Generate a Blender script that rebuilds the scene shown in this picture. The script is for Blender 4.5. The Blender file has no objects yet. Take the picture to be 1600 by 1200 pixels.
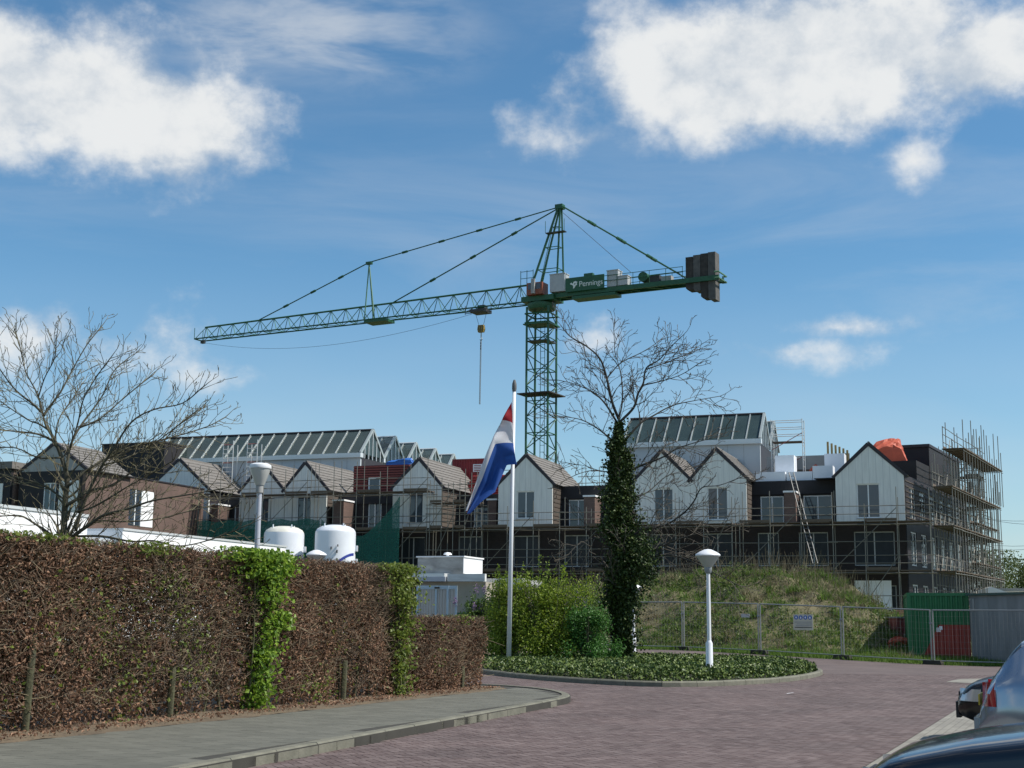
import bpy, math, random
import numpy as np
from mathutils import Vector, Matrix

# ---------------------------------------------------------------- camera, sky, sun
S = bpy.context.scene
COL = S.collection
F = 2120.0; EYE = 1.5; PITCH = math.atan(368 / F); ROLL = 0.010
CAMR = Matrix.Rotation(math.pi / 2 + PITCH, 3, 'X') @ Matrix.Rotation(ROLL, 3, 'Z')
cd = bpy.data.cameras.new('camera'); cam = bpy.data.objects.new('camera', cd); COL.objects.link(cam)
cd.sensor_width = 36; cd.lens = 36 * F / 1600; cd.clip_end = 5000; cd.clip_start = 0.1
cam.matrix_world = Matrix.Translation((0, 0, EYE)) @ CAMR.to_4x4()
S.camera = cam
S.render.resolution_x = 1024; S.render.resolution_y = 768
S.view_settings.view_transform = 'Standard'; S.view_settings.look = 'None'
S.view_settings.exposure = 0.3; S.view_settings.gamma = 1.0; S.view_settings.use_curve_mapping = False
SUN_AZ = math.radians(-9); SUN_EL = math.radians(50)      # azimuth measured from +X towards +Y
SUND = Vector((math.cos(SUN_EL) * math.cos(SUN_AZ), math.cos(SUN_EL) * math.sin(SUN_AZ), math.sin(SUN_EL)))
sl = bpy.data.lights.new('sun', 'SUN'); sl.energy = 4.35; sl.angle = math.radians(0.53); sl.color = (1.0, 0.95, 0.87)
so = bpy.data.objects.new('sun', sl); COL.objects.link(so); so.rotation_euler = SUND.to_track_quat('Z', 'Y').to_euler()
so.location = (60, -10, 80)

def ray(x, y): return CAMR @ Vector(((x - 800) / F, (600 - y) / F, -1))
def At(x, y, Y):
    d = ray(x, y); return Vector((0, 0, EYE)) + d * (Y / d.y)
def G(x, y, z=0.0):
    d = ray(x, y); return Vector((0, 0, EYE)) + d * ((z - EYE) / d.z)

SKYT = (.62, .94, 1.04, 1)
def build_world():
    w = bpy.data.worlds.new('World'); S.world = w; w.use_nodes = True
    nt = w.node_tree; N = nt.nodes; N.clear()
    def nd(t, **k):
        n = N.new(t)
        for a, b in k.items(): setattr(n, a, b)
        return n
    def put(sock, v):
        if hasattr(v, 'is_linked') or isinstance(v, bpy.types.NodeSocket): nt.links.new(v, sock)
        else: sock.default_value = v
    def M(op, a, b=None, c=None, clamp=False):
        n = nd('ShaderNodeMath', operation=op); n.use_clamp = clamp; put(n.inputs[0], a)
        if b is not None: put(n.inputs[1], b)
        if c is not None: put(n.inputs[2], c)
        return n.outputs[0]
    def ramp(v, lo, hi, a=0.0, b=1.0):
        n = nd('ShaderNodeMapRange', interpolation_type='SMOOTHSTEP'); put(n.inputs[0], v)
        n.inputs[1].default_value = lo; n.inputs[2].default_value = hi; n.inputs[3].default_value = a; n.inputs[4].default_value = b
        return n.outputs[0]
    sky = nd('ShaderNodeTexSky', sky_type='NISHITA'); sky.sun_disc = False
    sky.sun_elevation = SUN_EL; sky.sun_rotation = math.pi / 2 - SUN_AZ; sky.altitude = 0
    sky.air_density = 1.0; sky.dust_density = 0.35; sky.ozone_density = 2.2
    tc = nd('ShaderNodeTexCoord'); sep = nd('ShaderNodeSeparateXYZ'); nt.links.new(tc.outputs['Generated'], sep.inputs[0])
    x, y, z = sep.outputs
    az = M('ARCTAN2', x, y); el = M('ARCSINE', z)
    cmb = nd('ShaderNodeCombineXYZ'); put(cmb.inputs[0], az); put(cmb.inputs[1], el)
    def noise(scale, detail, rough, loc=(0, 0, 0), sc=(1, 1, 1), dist=0.0, src=None):
        mp = nd('ShaderNodeMapping'); nt.links.new(src or cmb.outputs[0], mp.inputs[0])
        mp.inputs['Location'].default_value = loc; mp.inputs['Scale'].default_value = sc
        n = nd('ShaderNodeTexNoise'); nt.links.new(mp.outputs[0], n.inputs['Vector'])
        n.inputs['Scale'].default_value = scale; n.inputs['Detail'].default_value = detail
        n.inputs['Roughness'].default_value = rough; n.inputs['Distortion'].default_value = dist
        return n.outputs[0]
    dirv = tc.outputs['Generated']
    nbig = noise(13, 13, 0.60, (0.3, 0.1, 0.2), (1, 1, 1.25), 0.0, dirv)
    nsh = noise(13, 13, 0.60, (0.3 - 0.02, 0.1, 0.2 - 0.03 * 1.25), (1, 1, 1.25), 0.0, dirv)
    nfine = noise(26, 7, 0.56, (2.0, 0.4, 0), (1, 1, 1.2), 0.2, dirv)
    # clouds of the photograph: px centre, px radii, weight
    blobs = [(60, 140, 260, 120, 1.4), (250, 190, 185, 95, 1.3), (360, 205, 90, 75, .9), (1150, 110, 230, 105, 1.5), (1330, 70, 280, 105, 1.4), (1530, 90, 220, 80, 1.4), (1035, 140, 130, 70, 1.0), (1270, 165, 190, 62, 1.15),
             (940, 210, 100, 36, .38), (1425, 250, 46, 44, .45), (120, 535, 170, 40, .34), (345, 588, 60, 22, .28),
             (1230, 548, 70, 14, .24), (1312, 511, 80, 10, .24), (960, 528, 60, 18, .22)]
    mask = None
    for bx, by, rx, ry, wt in blobs:
        d = ray(bx, by).normalized(); a0 = math.atan2(d.x, d.y); e0 = math.asin(d.z)
        da = M('MULTIPLY', M('SUBTRACT', az, a0), F / rx / math.cos(0) * math.cos(e0)); de = M('MULTIPLY', M('SUBTRACT', el, e0), F / ry)
        r = M('SQRT', M('ADD', M('MULTIPLY', da, da), M('MULTIPLY', de, de)))
        m = M('MULTIPLY', M('SUBTRACT', 1.25, r), wt)
        mask = m if mask is None else M('MAXIMUM', mask, m)
    # the same kind of clouds all round, beyond the picture's edges
    nlow = noise(3.2, 2, 0.5, (5.1, 2.2, 0.7), (1, 1, 2.0), 0.0, dirv)
    gen = M('MULTIPLY', M('SUBTRACT', nlow, 0.53), 7.0)
    outside = M('MAXIMUM', ramp(M('ABSOLUTE', az), 0.40, 0.55), ramp(el, 0.46, 0.62))
    gen = M('SUBTRACT', M('MULTIPLY', M('ADD', gen, 1.0), outside), 1.0)
    mask = M('MAXIMUM', M('MAXIMUM', mask, gen), -1.0)
    dens = M('ADD', mask, M('MULTIPLY', M('SUBTRACT', nbig, 0.5), 2.7))
    dens = M('ADD', dens, M('MULTIPLY', M('SUBTRACT', nfine, 0.5), 0.5))
    core = ramp(dens, -0.05, 1.0)
    cov = M('MULTIPLY', core, 0.96)
    # thin high veils
    ci = noise(3.0, 8, 0.62, (1.3, 0.2, 3.0), (1.0, 1.0, 4.5), 0.6, dirv)
    ci2 = noise(1.6, 2, 0.5, (0.3, 4.2, 1.0), (1, 1, 2.5), 0.0, dirv)
    veil = M('MULTIPLY', ramp(ci, 0.44, 0.80), ramp(ci2, 0.38, 0.66))
    d = ray(470, 40).normalized(); a0 = math.atan2(d.x, d.y); e0 = math.asin(d.z)
    dv = M('SQRT', M('ADD', M('POWER', M('MULTIPLY', M('SUBTRACT', az, a0), F / 330), 2), M('POWER', M('MULTIPLY', M('SUBTRACT', el, e0), F / 110), 2)))
    streak = noise(9, 5, 0.6, (0, 0, 0), (1, 3.2, 1), 0.3)
    veil = M('MAXIMUM', M('MULTIPLY', veil, 0.24), M('MULTIPLY', M('MULTIPLY', ramp(dv, 1.25, 0.2), ramp(streak, 0.30, 0.72)), 0.62))
    hz = ramp(el, 0.28, 0.0, 0.0, 0.66)
    veil = M('MAXIMUM', veil, M('MULTIPLY', hz, ramp(noise(2.2, 4, 0.55, (3, 1, 0), (1, 1, 3.5), 0.2, dirv), 0.05, 0.75)))
    shade = M('SUBTRACT', nbig, nsh)
    br = ramp(M('ADD', M('ADD', M('MULTIPLY', shade, 1.9), M('MULTIPLY', M('SUBTRACT', nfine, .5), .35)), M('MULTIPLY', core, 0.25)), -0.34, 0.42, 0.05, 1.0)
    tint = nd('ShaderNodeMix', data_type='RGBA', blend_type='MULTIPLY'); tint.inputs['Factor'].default_value = 1.0; nt.links.new(sky.outputs[0], tint.inputs['A']); tint.inputs['B'].default_value = SKYT
    vm = nd('ShaderNodeMix', data_type='RGBA'); put(vm.inputs['Factor'], veil); nt.links.new(tint.outputs['Result'], vm.inputs['A']); vm.inputs['B'].default_value = (5.5, 5.8, 6.1, 1)
    cc = nd('ShaderNodeMix', data_type='RGBA'); put(cc.inputs['Factor'], br); cc.inputs['A'].default_value = (4.0, 4.6, 5.3, 1); cc.inputs['B'].default_value = (6.9, 7.0, 7.0, 1)
    mx = nd('ShaderNodeMix', data_type='RGBA'); put(mx.inputs['Factor'], cov); nt.links.new(vm.outputs['Result'], mx.inputs['A']); nt.links.new(cc.outputs['Result'], mx.inputs['B'])
    bg = nd('ShaderNodeBackground'); bg.inputs[1].default_value = 0.10; nt.links.new(mx.outputs['Result'], bg.inputs[0])
    out = nd('ShaderNodeOutputWorld'); nt.links.new(bg.outputs[0], out.inputs[0])
build_world()

# ---------------------------------------------------------------- materials
MATS = {}
def mat(name, col, rough=0.7, var=0.15, scale=3.0, bump=0.0, bscale=30.0, metal=0.0, island=0.0, col2=None, transl=0.0, spec=0.5, coat=0.0, alpha=None, stretch=(1, 1, 1), patch=0.0):
    if name in MATS: return MATS[name]
    m = bpy.data.materials.new(name); m.use_nodes = True; nt = m.node_tree; N = nt.nodes; b = N['Principled BSDF']
    b.inputs['Roughness'].default_value = rough; b.inputs['Metallic'].default_value = metal
    b.inputs['Specular IOR Level'].default_value = spec; b.inputs['Coat Weight'].default_value = coat
    b.inputs['Coat Roughness'].default_value = 0.05
    col = tuple(col) + (1,); c2 = (tuple(col2) + (1,)) if col2 else tuple(min(1, c * (1 + var)) for c in col[:3]) + (1,)
    c1 = col if col2 else tuple(c * (1 - var) for c in col[:3]) + (1,)
    mix = N.new('ShaderNodeMix'); mix.data_type = 'RGBA'; mix.inputs['A'].default_value = c1; mix.inputs['B'].default_value = c2
    tc = N.new('ShaderNodeTexCoord'); mp = N.new('ShaderNodeMapping'); mp.inputs['Scale'].default_value = stretch
    nt.links.new(tc.outputs['Object'], mp.inputs[0])
    if island > 0:
        g = N.new('ShaderNodeNewGeometry'); src = g.outputs['Random Per Island']
        nt.links.new(src, mix.inputs['Factor'])
    else:
        n = N.new('ShaderNodeTexNoise'); n.inputs['Scale'].default_value = scale; n.inputs['Detail'].default_value = 6; n.inputs['Roughness'].default_value = 0.6
        nt.links.new(mp.outputs[0], n.inputs['Vector'])
        r = N.new('ShaderNodeMapRange'); r.inputs[1].default_value = 0.28; r.inputs[2].default_value = 0.72
        nt.links.new(n.outputs[0], r.inputs[0]); nt.links.new(r.outputs[0], mix.inputs['Factor'])
    nt.links.new(mix.outputs['Result'], b.inputs['Base Color'])
    if patch:
        pn = N.new('ShaderNodeTexNoise'); pn.inputs['Scale'].default_value = .55; pn.inputs['Detail'].default_value = 8; pn.inputs['Roughness'].default_value = .65; nt.links.new(tc.outputs['Object'], pn.inputs['Vector'])
        pr = N.new('ShaderNodeMapRange'); pr.inputs[1].default_value = .3; pr.inputs[2].default_value = .7; pr.inputs[3].default_value = 1 - patch; pr.inputs[4].default_value = 1 + patch; nt.links.new(pn.outputs[0], pr.inputs[0])
        pm = N.new('ShaderNodeMix'); pm.data_type = 'RGBA'; pm.blend_type = 'MULTIPLY'; pm.inputs['Factor'].default_value = 1; nt.links.new(mix.outputs['Result'], pm.inputs['A']); nt.links.new(pr.outputs[0], pm.inputs['B']); nt.links.new(pm.outputs['Result'], b.inputs['Base Color'])
    if bump:
        n2 = N.new('ShaderNodeTexNoise'); n2.inputs['Scale'].default_value = bscale; n2.inputs['Detail'].default_value = 4
        nt.links.new(mp.outputs[0], n2.inputs['Vector'])
        bp = N.new('ShaderNodeBump'); bp.inputs['Strength'].default_value = bump; bp.inputs['Distance'].default_value = 0.02
        nt.links.new(n2.outputs[0], bp.inputs['Height']); nt.links.new(bp.outputs[0], b.inputs['Normal'])
    if transl:
        t = N.new('ShaderNodeBsdfTranslucent'); nt.links.new(mix.outputs['Result'], t.inputs[0])
        ms = N.new('ShaderNodeMixShader'); ms.inputs[0].default_value = transl
        nt.links.new(b.outputs[0], ms.inputs[1]); nt.links.new(t.outputs[0], ms.inputs[2])
        nt.links.new(ms.outputs[0], N['Material Output'].inputs['Surface'])
    if alpha is not None: b.inputs['Alpha'].default_value = alpha
    MATS[name] = m
    return m

def brick_mat(name, c1, c2, mortar, bw, bh, plane='UZ', msize=0.012, bump=0.4, rough=0.85):
    if name in MATS: return MATS[name]
    m = bpy.data.materials.new(name); m.use_nodes = True; nt = m.node_tree; N = nt.nodes; b = N['Principled BSDF']
    b.inputs['Roughness'].default_value = rough
    tc = N.new('ShaderNodeTexCoord'); sp = N.new('ShaderNodeSeparateXYZ'); cb = N.new('ShaderNodeCombineXYZ')
    nt.links.new(tc.outputs['Object'], sp.inputs[0])
    ad = N.new('ShaderNodeMath'); ad.operation = 'ADD'; nt.links.new(sp.outputs[0], ad.inputs[0]); nt.links.new(sp.outputs[1], ad.inputs[1])
    if plane == 'UZ': nt.links.new(ad.outputs[0], cb.inputs[0]); nt.links.new(sp.outputs[2], cb.inputs[1])
    else: nt.links.new(sp.outputs[0], cb.inputs[0]); nt.links.new(sp.outputs[1], cb.inputs[1])
    br = N.new('ShaderNodeTexBrick'); br.inputs['Scale'].default_value = 1.0; br.inputs['Brick Width'].default_value = bw; br.inputs['Row Height'].default_value = bh
    br.inputs['Mortar Size'].default_value = msize; br.inputs['Color1'].default_value = (*c1, 1); br.inputs['Color2'].default_value = (*c2, 1); br.inputs['Mortar'].default_value = (*mortar, 1)
    nt.links.new(cb.outputs[0], br.inputs['Vector'])
    n = N.new('ShaderNodeTexNoise'); n.inputs['Scale'].default_value = 0.7; n.inputs['Detail'].default_value = 7; nt.links.new(tc.outputs['Object'], n.inputs['Vector'])
    r = N.new('ShaderNodeMapRange'); r.inputs[1].default_value = .3; r.inputs[2].default_value = .7; r.inputs[3].default_value = .8; r.inputs[4].default_value = 1.2; nt.links.new(n.outputs[0], r.inputs[0])
    mu = N.new('ShaderNodeMix'); mu.data_type = 'RGBA'; mu.blend_type = 'MULTIPLY'; mu.inputs['Factor'].default_value = 1
    nt.links.new(br.outputs[0], mu.inputs['A']); nt.links.new(r.outputs[0], mu.inputs['B']); nt.links.new(mu.outputs['Result'], b.inputs['Base Color'])
    bp = N.new('ShaderNodeBump'); bp.inputs['Strength'].default_value = bump; bp.inputs['Distance'].default_value = .01; bp.invert = True
    nt.links.new(br.outputs['Fac'], bp.inputs['Height']); nt.links.new(bp.outputs[0], b.inputs['Normal'])
    MATS[name] = m; return m

def net_mat(name, col, cell, open_frac):
    m = bpy.data.materials.new(name); m.use_nodes = True; nt = m.node_tree; N = nt.nodes; b = N['Principled BSDF']
    b.inputs['Base Color'].default_value = (*col, 1); b.inputs['Roughness'].default_value = .8
    tr = N.new('ShaderNodeBsdfTransparent'); ms = N.new('ShaderNodeMixShader'); n = N.new('ShaderNodeTexNoise'); tc = N.new('ShaderNodeTexCoord')
    n.inputs['Scale'].default_value = cell; n.inputs['Detail'].default_value = 2; nt.links.new(tc.outputs['Object'], n.inputs['Vector'])
    r = N.new('ShaderNodeMapRange'); r.inputs[1].default_value = .3; r.inputs[2].default_value = .7; r.inputs[3].default_value = open_frac - .12; r.inputs[4].default_value = open_frac + .12
    nt.links.new(n.outputs[0], r.inputs[0]); nt.links.new(r.outputs[0], ms.inputs[0])
    nt.links.new(b.outputs[0], ms.inputs[1]); nt.links.new(tr.outputs[0], ms.inputs[2]); nt.links.new(ms.outputs[0], N['Material Output'].inputs['Surface'])
    MATS[name] = m; return m

# ---------------------------------------------------------------- mesh helpers
class MB:
    def __init__(s): s.v = []; s.f = []; s.mi = []; s.cur = 0
    def add(s, vs, fs):
        o = len(s.v); s.v += [tuple(p) for p in vs]; s.f += [tuple(i + o for i in f) for f in fs]; s.mi += [s.cur] * len(fs); return s
    def box(s, a, b):
        x0, y0, z0 = (min(a[i], b[i]) for i in range(3)); x1, y1, z1 = (max(a[i], b[i]) for i in range(3))
        return s.add([(x0, y0, z0), (x1, y0, z0), (x1, y1, z0), (x0, y1, z0), (x0, y0, z1), (x1, y0, z1), (x1, y1, z1), (x0, y1, z1)],
                     [(0, 3, 2, 1), (4, 5, 6, 7), (0, 1, 5, 4), (1, 2, 6, 5), (2, 3, 7, 6), (3, 0, 4, 7)])
    def prism(s, pts, vec):
        n = len(pts); vec = Vector(vec); a = [Vector(p) for p in pts]
        nn = sum(((a[i] - a[0]).cross(a[i + 1] - a[0]) for i in range(1, n - 1)), Vector())
        if nn.dot(vec) > 0: a.reverse()
        fs = [tuple(range(n)), tuple(range(2 * n - 1, n - 1, -1))] + [(i, i + n, (i + 1) % n + n, (i + 1) % n) for i in range(n)]
        return s.add(a + [p + vec for p in a], fs)
    def tube(s, pts, rads, n=6, cap=True):
        pts = [Vector(p) for p in pts]; rings = []
        if not hasattr(rads, '__len__'): rads = [rads] * len(pts)
        up = None
        for i, p in enumerate(pts):
            t = (pts[min(i + 1, len(pts) - 1)] - pts[max(i - 1, 0)]).normalized()
            if up is None: up = t.orthogonal().normalized()
            up = (up - t * up.dot(t)); up = up.normalized() if up.length > 1e-6 else t.orthogonal().normalized()
            bn = t.cross(up)
            rings += [p + (up * math.cos(2 * math.pi * k / n) + bn * math.sin(2 * math.pi * k / n)) * rads[i] for k in range(n)]
        fs = [(i * n + k, i * n + (k + 1) % n, (i + 1) * n + (k + 1) % n, (i + 1) * n + k) for i in range(len(pts) - 1) for k in range(n)]
        if cap: fs += [tuple(range(n - 1, -1, -1)), tuple((len(pts) - 1) * n + k for k in range(n))]
        return s.add(rings, fs)
    def bar(s, p, q, r, n=6): return s.tube([p, q], r, n)
    def lathe(s, prof, n=16, c=(0, 0, 0)):
        vs = [(c[0] + r * math.cos(2 * math.pi * k / n), c[1] + r * math.sin(2 * math.pi * k / n), c[2] + z) for r, z in prof for k in range(n)]
        fs = [(i * n + k, i * n + (k + 1) % n, (i + 1) * n + (k + 1) % n, (i + 1) * n + k) for i in range(len(prof) - 1) for k in range(n)]
        fs += [tuple(range(n - 1, -1, -1)), tuple((len(prof) - 1) * n + k for k in range(n))]
        return s.add(vs, fs)
    def mesh(s, name, m, smooth=False):
        me = bpy.data.meshes.new(name); me.from_pydata(s.v, [], s.f)
        for mm in (m if isinstance(m, (list, tuple)) else [m]): me.materials.append(mm)
        if any(s.mi): me.polygons.foreach_set('material_index', s.mi)
        if smooth:
            me.polygons.foreach_set('use_smooth', [True] * len(s.f))
            if smooth != 'all': me.set_sharp_from_angle(angle=math.radians(40))
        me.update(); return me
    def build(s, name, m, parent=None, smooth=False, **k): return obj(name, s.mesh(name, m, smooth), parent, **k)

def obj(name, me, parent=None, loc=None, rotz=None, label=None, cat=None, group=None, kind=None):
    o = bpy.data.objects.new(name, me); COL.objects.link(o)
    if parent is not None: o.parent = parent
    if loc is not None: o.location = loc
    if rotz is not None: o.rotation_euler = (0, 0, rotz)
    for k, v in (('label', label), ('category', cat), ('group', group), ('kind', kind)):
        if v: o[k] = v
    return o
def thing(name, label, cat, loc=(0, 0, 0), rotz=0.0, group=None): return obj(name, None, None, loc, rotz, label, cat, group)
def copy_tree(o, parent=None, label=None):
    c = o.copy(); COL.objects.link(c); c.parent = parent
    if label: c['label'] = label
    for ch in KIDS(o): copy_tree(ch, c)
    return c
def KIDS(o): return [k for k in o.children]

UNIT = {}
def unit(kind, m):
    key = (kind, m.name)
    if key not in UNIT:
        b = MB()
        if kind == 'cube': b.box((-.5, -.5, -.5), (.5, .5, .5))
        else: b.tube([(0, 0, 0), (0, 0, 1)], 1.0, 6 if kind == 'rod' else 10)
        UNIT[key] = b.mesh(kind, m, smooth=(kind != 'cube'))
    return UNIT[key]
def rod(name, p, q, r, m, parent, kind='rod'):
    p = Vector(p); q = Vector(q); d = q - p
    o = obj(name, unit(kind, m), parent)
    o.matrix_local = Matrix.Translation(p) @ d.to_track_quat('Z', 'Y').to_matrix().to_4x4() @ Matrix.Diagonal((r, r, d.length, 1))
    return o
def cube(name, a, b, m, parent, rotz=0.0):
    a = Vector(a); b = Vector(b)
    o = obj(name, unit('cube', m), parent)
    o.location = (a + b) / 2; o.scale = [abs(t) for t in (b - a)]; o.rotation_euler = (0, 0, rotz)
    return o
def beam(name, p, q, w, h, m, parent):            # rectangular beam from p to q, w across, h upright
    p = Vector(p); q = Vector(q); d = (q - p); x = d.normalized(); up = Vector((0, 0, 1))
    y = up.cross(x); y = y.normalized() if y.length > 1e-5 else Vector((0, 1, 0)); zz = x.cross(y)
    o = obj(name, unit('cube', m), parent)
    R = Matrix((x, y, zz)).transposed().to_4x4()
    o.matrix_local = Matrix.Translation((p + q) / 2) @ R @ Matrix.Diagonal((d.length, w, h, 1)); return o

def np_mesh(name, V, T, m, nper):
    me = bpy.data.meshes.new(name); nv = len(V); nf = len(T)
    me.vertices.add(nv); me.vertices.foreach_set('co', np.ascontiguousarray(V, dtype=np.float32).ravel())
    me.loops.add(nf * nper); me.loops.foreach_set('vertex_index', np.ascontiguousarray(T, dtype=np.int32).ravel())
    me.polygons.add(nf); me.polygons.foreach_set('loop_start', np.arange(0, nf * nper, nper, dtype=np.int32))
    me.polygons.foreach_set('use_smooth', np.zeros(nf, dtype=bool)); me.materials.append(m); me.update(calc_edges=True); me.validate(); return me
def unitv(a): return a / np.maximum(np.linalg.norm(a, axis=1, keepdims=True), 1e-9)
def leaf_mesh(name, P, size, m, rng, bias=None, aspect=0.6, fold=0.18):
    P = np.asarray(P, float); n = len(P); size = np.broadcast_to(np.asarray(size, float), (n,))[:, None]
    a = unitv(rng.normal(size=(n, 3)) + (0 if bias is None else bias)); b = unitv(np.cross(a, rng.normal(size=(n, 3)))); c = np.cross(a, b)
    V = np.stack([P - a * size * .5, P + b * size * aspect * .5 + c * size * fold, P + a * size * .5, P - b * size * aspect * .5 + c * size * fold], 1).reshape(-1, 3)
    i = np.arange(n)[:, None] * 4; T = np.concatenate([i + [[0, 1, 2]], i + [[0, 2, 3]]], 1).reshape(-1, 3)
    return np_mesh(name, V, T, m, 3)
def stick_mesh(name, P, Q, r, m, r2=None):
    P = np.asarray(P, float); Q = np.asarray(Q, float); n = len(P); r = np.broadcast_to(np.asarray(r, float), (n,))[:, None]; r2 = r * .6 if r2 is None else np.broadcast_to(np.asarray(r2, float), (n,))[:, None]
    d = unitv(Q - P); h = np.where(np.abs(d[:, 2:3]) > .9, np.array([[1., 0, 0]]), np.array([[0, 0, 1.]])); u = unitv(np.cross(d, h)); v = np.cross(d, u)
    ring = [u * math.cos(k * 2.0944) + v * math.sin(k * 2.0944) for k in range(3)]
    V = np.stack([P + ring[k] * r for k in range(3)] + [Q + ring[k] * r2 for k in range(3)], 1).reshape(-1, 3)
    i = np.arange(n)[:, None] * 6; T = np.concatenate([i + [[k, (k + 1) % 3, 3 + (k + 1) % 3, 3 + k]] for k in range(3)], 1).reshape(-1, 4)
    return np_mesh(name, V, T, m, 4)
def box_mesh(name, C, ex, ey, hz, m):                # many five-faced blocks: centres C, half axes ex, ey, depth hz
    n = len(C); up = np.array([[0, 0, 1.]])
    top = [C - ex - ey, C + ex - ey, C + ex + ey, C - ex + ey]
    V = np.stack(top + [t * 1.0 - up * hz for t in top], 1).reshape(-1, 3); i = np.arange(n)[:, None] * 8
    T = np.concatenate([i + [q] for q in ([0, 1, 2, 3], [4, 5, 1, 0], [5, 6, 2, 1], [6, 7, 3, 2], [7, 4, 0, 3])], 1).reshape(-1, 4)
    return np_mesh(name, V, T, m, 4)
def inpoly(P, poly):
    x, y = P[:, 0], P[:, 1]; ins = np.zeros(len(P), bool); n = len(poly)
    for i in range(n):
        x0, y0 = poly[i][:2]; x1, y1 = poly[(i + 1) % n][:2]
        if y0 == y1: continue
        c = ((y0 > y) != (y1 > y)) & (x < (x1 - x0) * (y - y0) / (y1 - y0) + x0); ins ^= c
    return ins
def smooth_closed(pts, k=8):
    out = []; n = len(pts)
    for i in range(n):
        p0, p1, p2, p3 = (Vector(pts[(i + j - 1) % n]) for j in range(4))
        for t in (j / k for j in range(k)):
            out.append(0.5 * ((2 * p1) + (p2 - p0) * t + (2 * p0 - 5 * p1 + 4 * p2 - p3) * t * t + (3 * p1 - p0 - 3 * p2 + p3) * t ** 3))
    return out
def smooth_open(pts, k=6):
    q = [Vector(pts[0]) * 2 - Vector(pts[1])] + [Vector(p) for p in pts] + [Vector(pts[-1]) * 2 - Vector(pts[-2])]; out = []
    for i in range(1, len(q) - 2):
        p0, p1, p2, p3 = q[i - 1:i + 3]
        for j in range(k):
            t = j / k; out.append(0.5 * ((2 * p1) + (p2 - p0) * t + (2 * p0 - 5 * p1 + 4 * p2 - p3) * t * t + (3 * p1 - p0 - 3 * p2 + p3) * t ** 3))
    return out + [q[-2]]
def resample(pts, step):
    d = [0.0]
    for a, b in zip(pts, pts[1:]): d.append(d[-1] + (b - a).length)
    n = max(1, round(d[-1] / step)); out = []; j = 0
    for i in range(n + 1):
        t = d[-1] * i / n
        while j < len(d) - 2 and d[j + 1] < t: j += 1
        out.append(pts[j].lerp(pts[j + 1], (t - d[j]) / max(1e-9, d[j + 1] - d[j])))
    return out

# ---------------------------------------------------------------- ground, road, pavement
RNG = np.random.default_rng(7); random.seed(7)
HS = Vector((.39, .92, 0)).normalized(); HN = Vector((HS.y, -HS.x, 0)); HA = Vector((-5.67, 16.43, 0))     # hedge line
FP0 = Vector((18.6, 49.4, 0)); FD = Vector((-.785, .62, 0)).normalized(); FPN = Vector((-FD.y * -1, FD.x * -1, 0))
FPN = Vector((.62, .785, 0)).normalized()
def gz(X, Y): return min(.3, max(0.0, (Y - 51.5) * .05))
M_soil = mat('soil', (.10, .075, .05), .95, scale=1.5, bump=.5, col2=(.16, .12, .075))
M_verge = mat('verge_grass', (.045, .075, .015), .95, scale=.9, bump=.6, bscale=14, col2=(.13, .115, .05))
M_road = brick_mat('far_pavers', (.108, .079, .072), (.131, .099, .091), (.088, .07, .064), .21, .105, 'XY', .004, .3)
M_paver = mat('paver', (.092, .061, .055), .82, island=1, col2=(.152, .113, .104), patch=.26)
M_joint = mat('joint_sand', (.045, .042, .034), .95, scale=4)
M_slab = mat('pavement_slab', (.104, .103, .083), .9, island=1, col2=(.130, .128, .104), patch=.28)
M_kerb = mat('kerb_concrete', (.115, .112, .085), .9, scale=4, bump=.3, bscale=40, col2=(.19, .182, .14))
M_lpaver = mat('parking_paver', (.21, .195, .165), .88, island=1, col2=(.26, .245, .205), patch=.2)

def grid_sheet(name, xs, ys, zf, m, **k):
    b = MB(); nx = len(xs)
    b.v = [(x, y, zf(x, y)) for y in ys for x in xs]
    b.f = [(j * nx + i, j * nx + i + 1, (j + 1) * nx + i + 1, (j + 1) * nx + i) for j in range(len(ys) - 1) for i in range(nx - 1)]; b.mi = [0] * len(b.f)
    return b.build(name, m, None, True, **k)
gx = [-1500, -600, -250, -120] + list(range(-60, 81, 4)) + [140, 300, 700, 1500]
gy = [-400, -120, -40, 0, 20] + list(range(30, 70, 2)) + list(range(70, 140, 6)) + [170, 260, 500, 1200, 2600]
grid_sheet('ground', gx, gy, lambda x, y: gz(x, y) - .03, M_verge, kind='structure')

def fence_x(Y): return FP0.x + FD.x * (Y - FP0.y) / FD.y
def build_road():
    b = MB(); rows = [4] + [8 + i for i in range(0, 60)]
    for Y in rows:
        xr = 30 if Y < 46 else max(-6, fence_x(Y) - .8 if Y > 49.4 else 30 + (fence_x(49.4) - .8 - 30) * (Y - 46) / 3.4)
        xl = -16
        for i in range(13):
            x = xl + (xr - xl) * i / 12; b.v.append((x, Y, gz(x, Y) + .002))
    for j in range(len(rows) - 1):
        for i in range(12): b.f.append((j * 13 + i, j * 13 + i + 1, (j + 1) * 13 + i + 1, (j + 1) * 13 + i)); b.mi.append(0 if rows[j + 1] <= 41 else 1)
    return b.build('road', [M_joint, M_road], None, True, kind='structure')
road = build_road()

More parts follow.
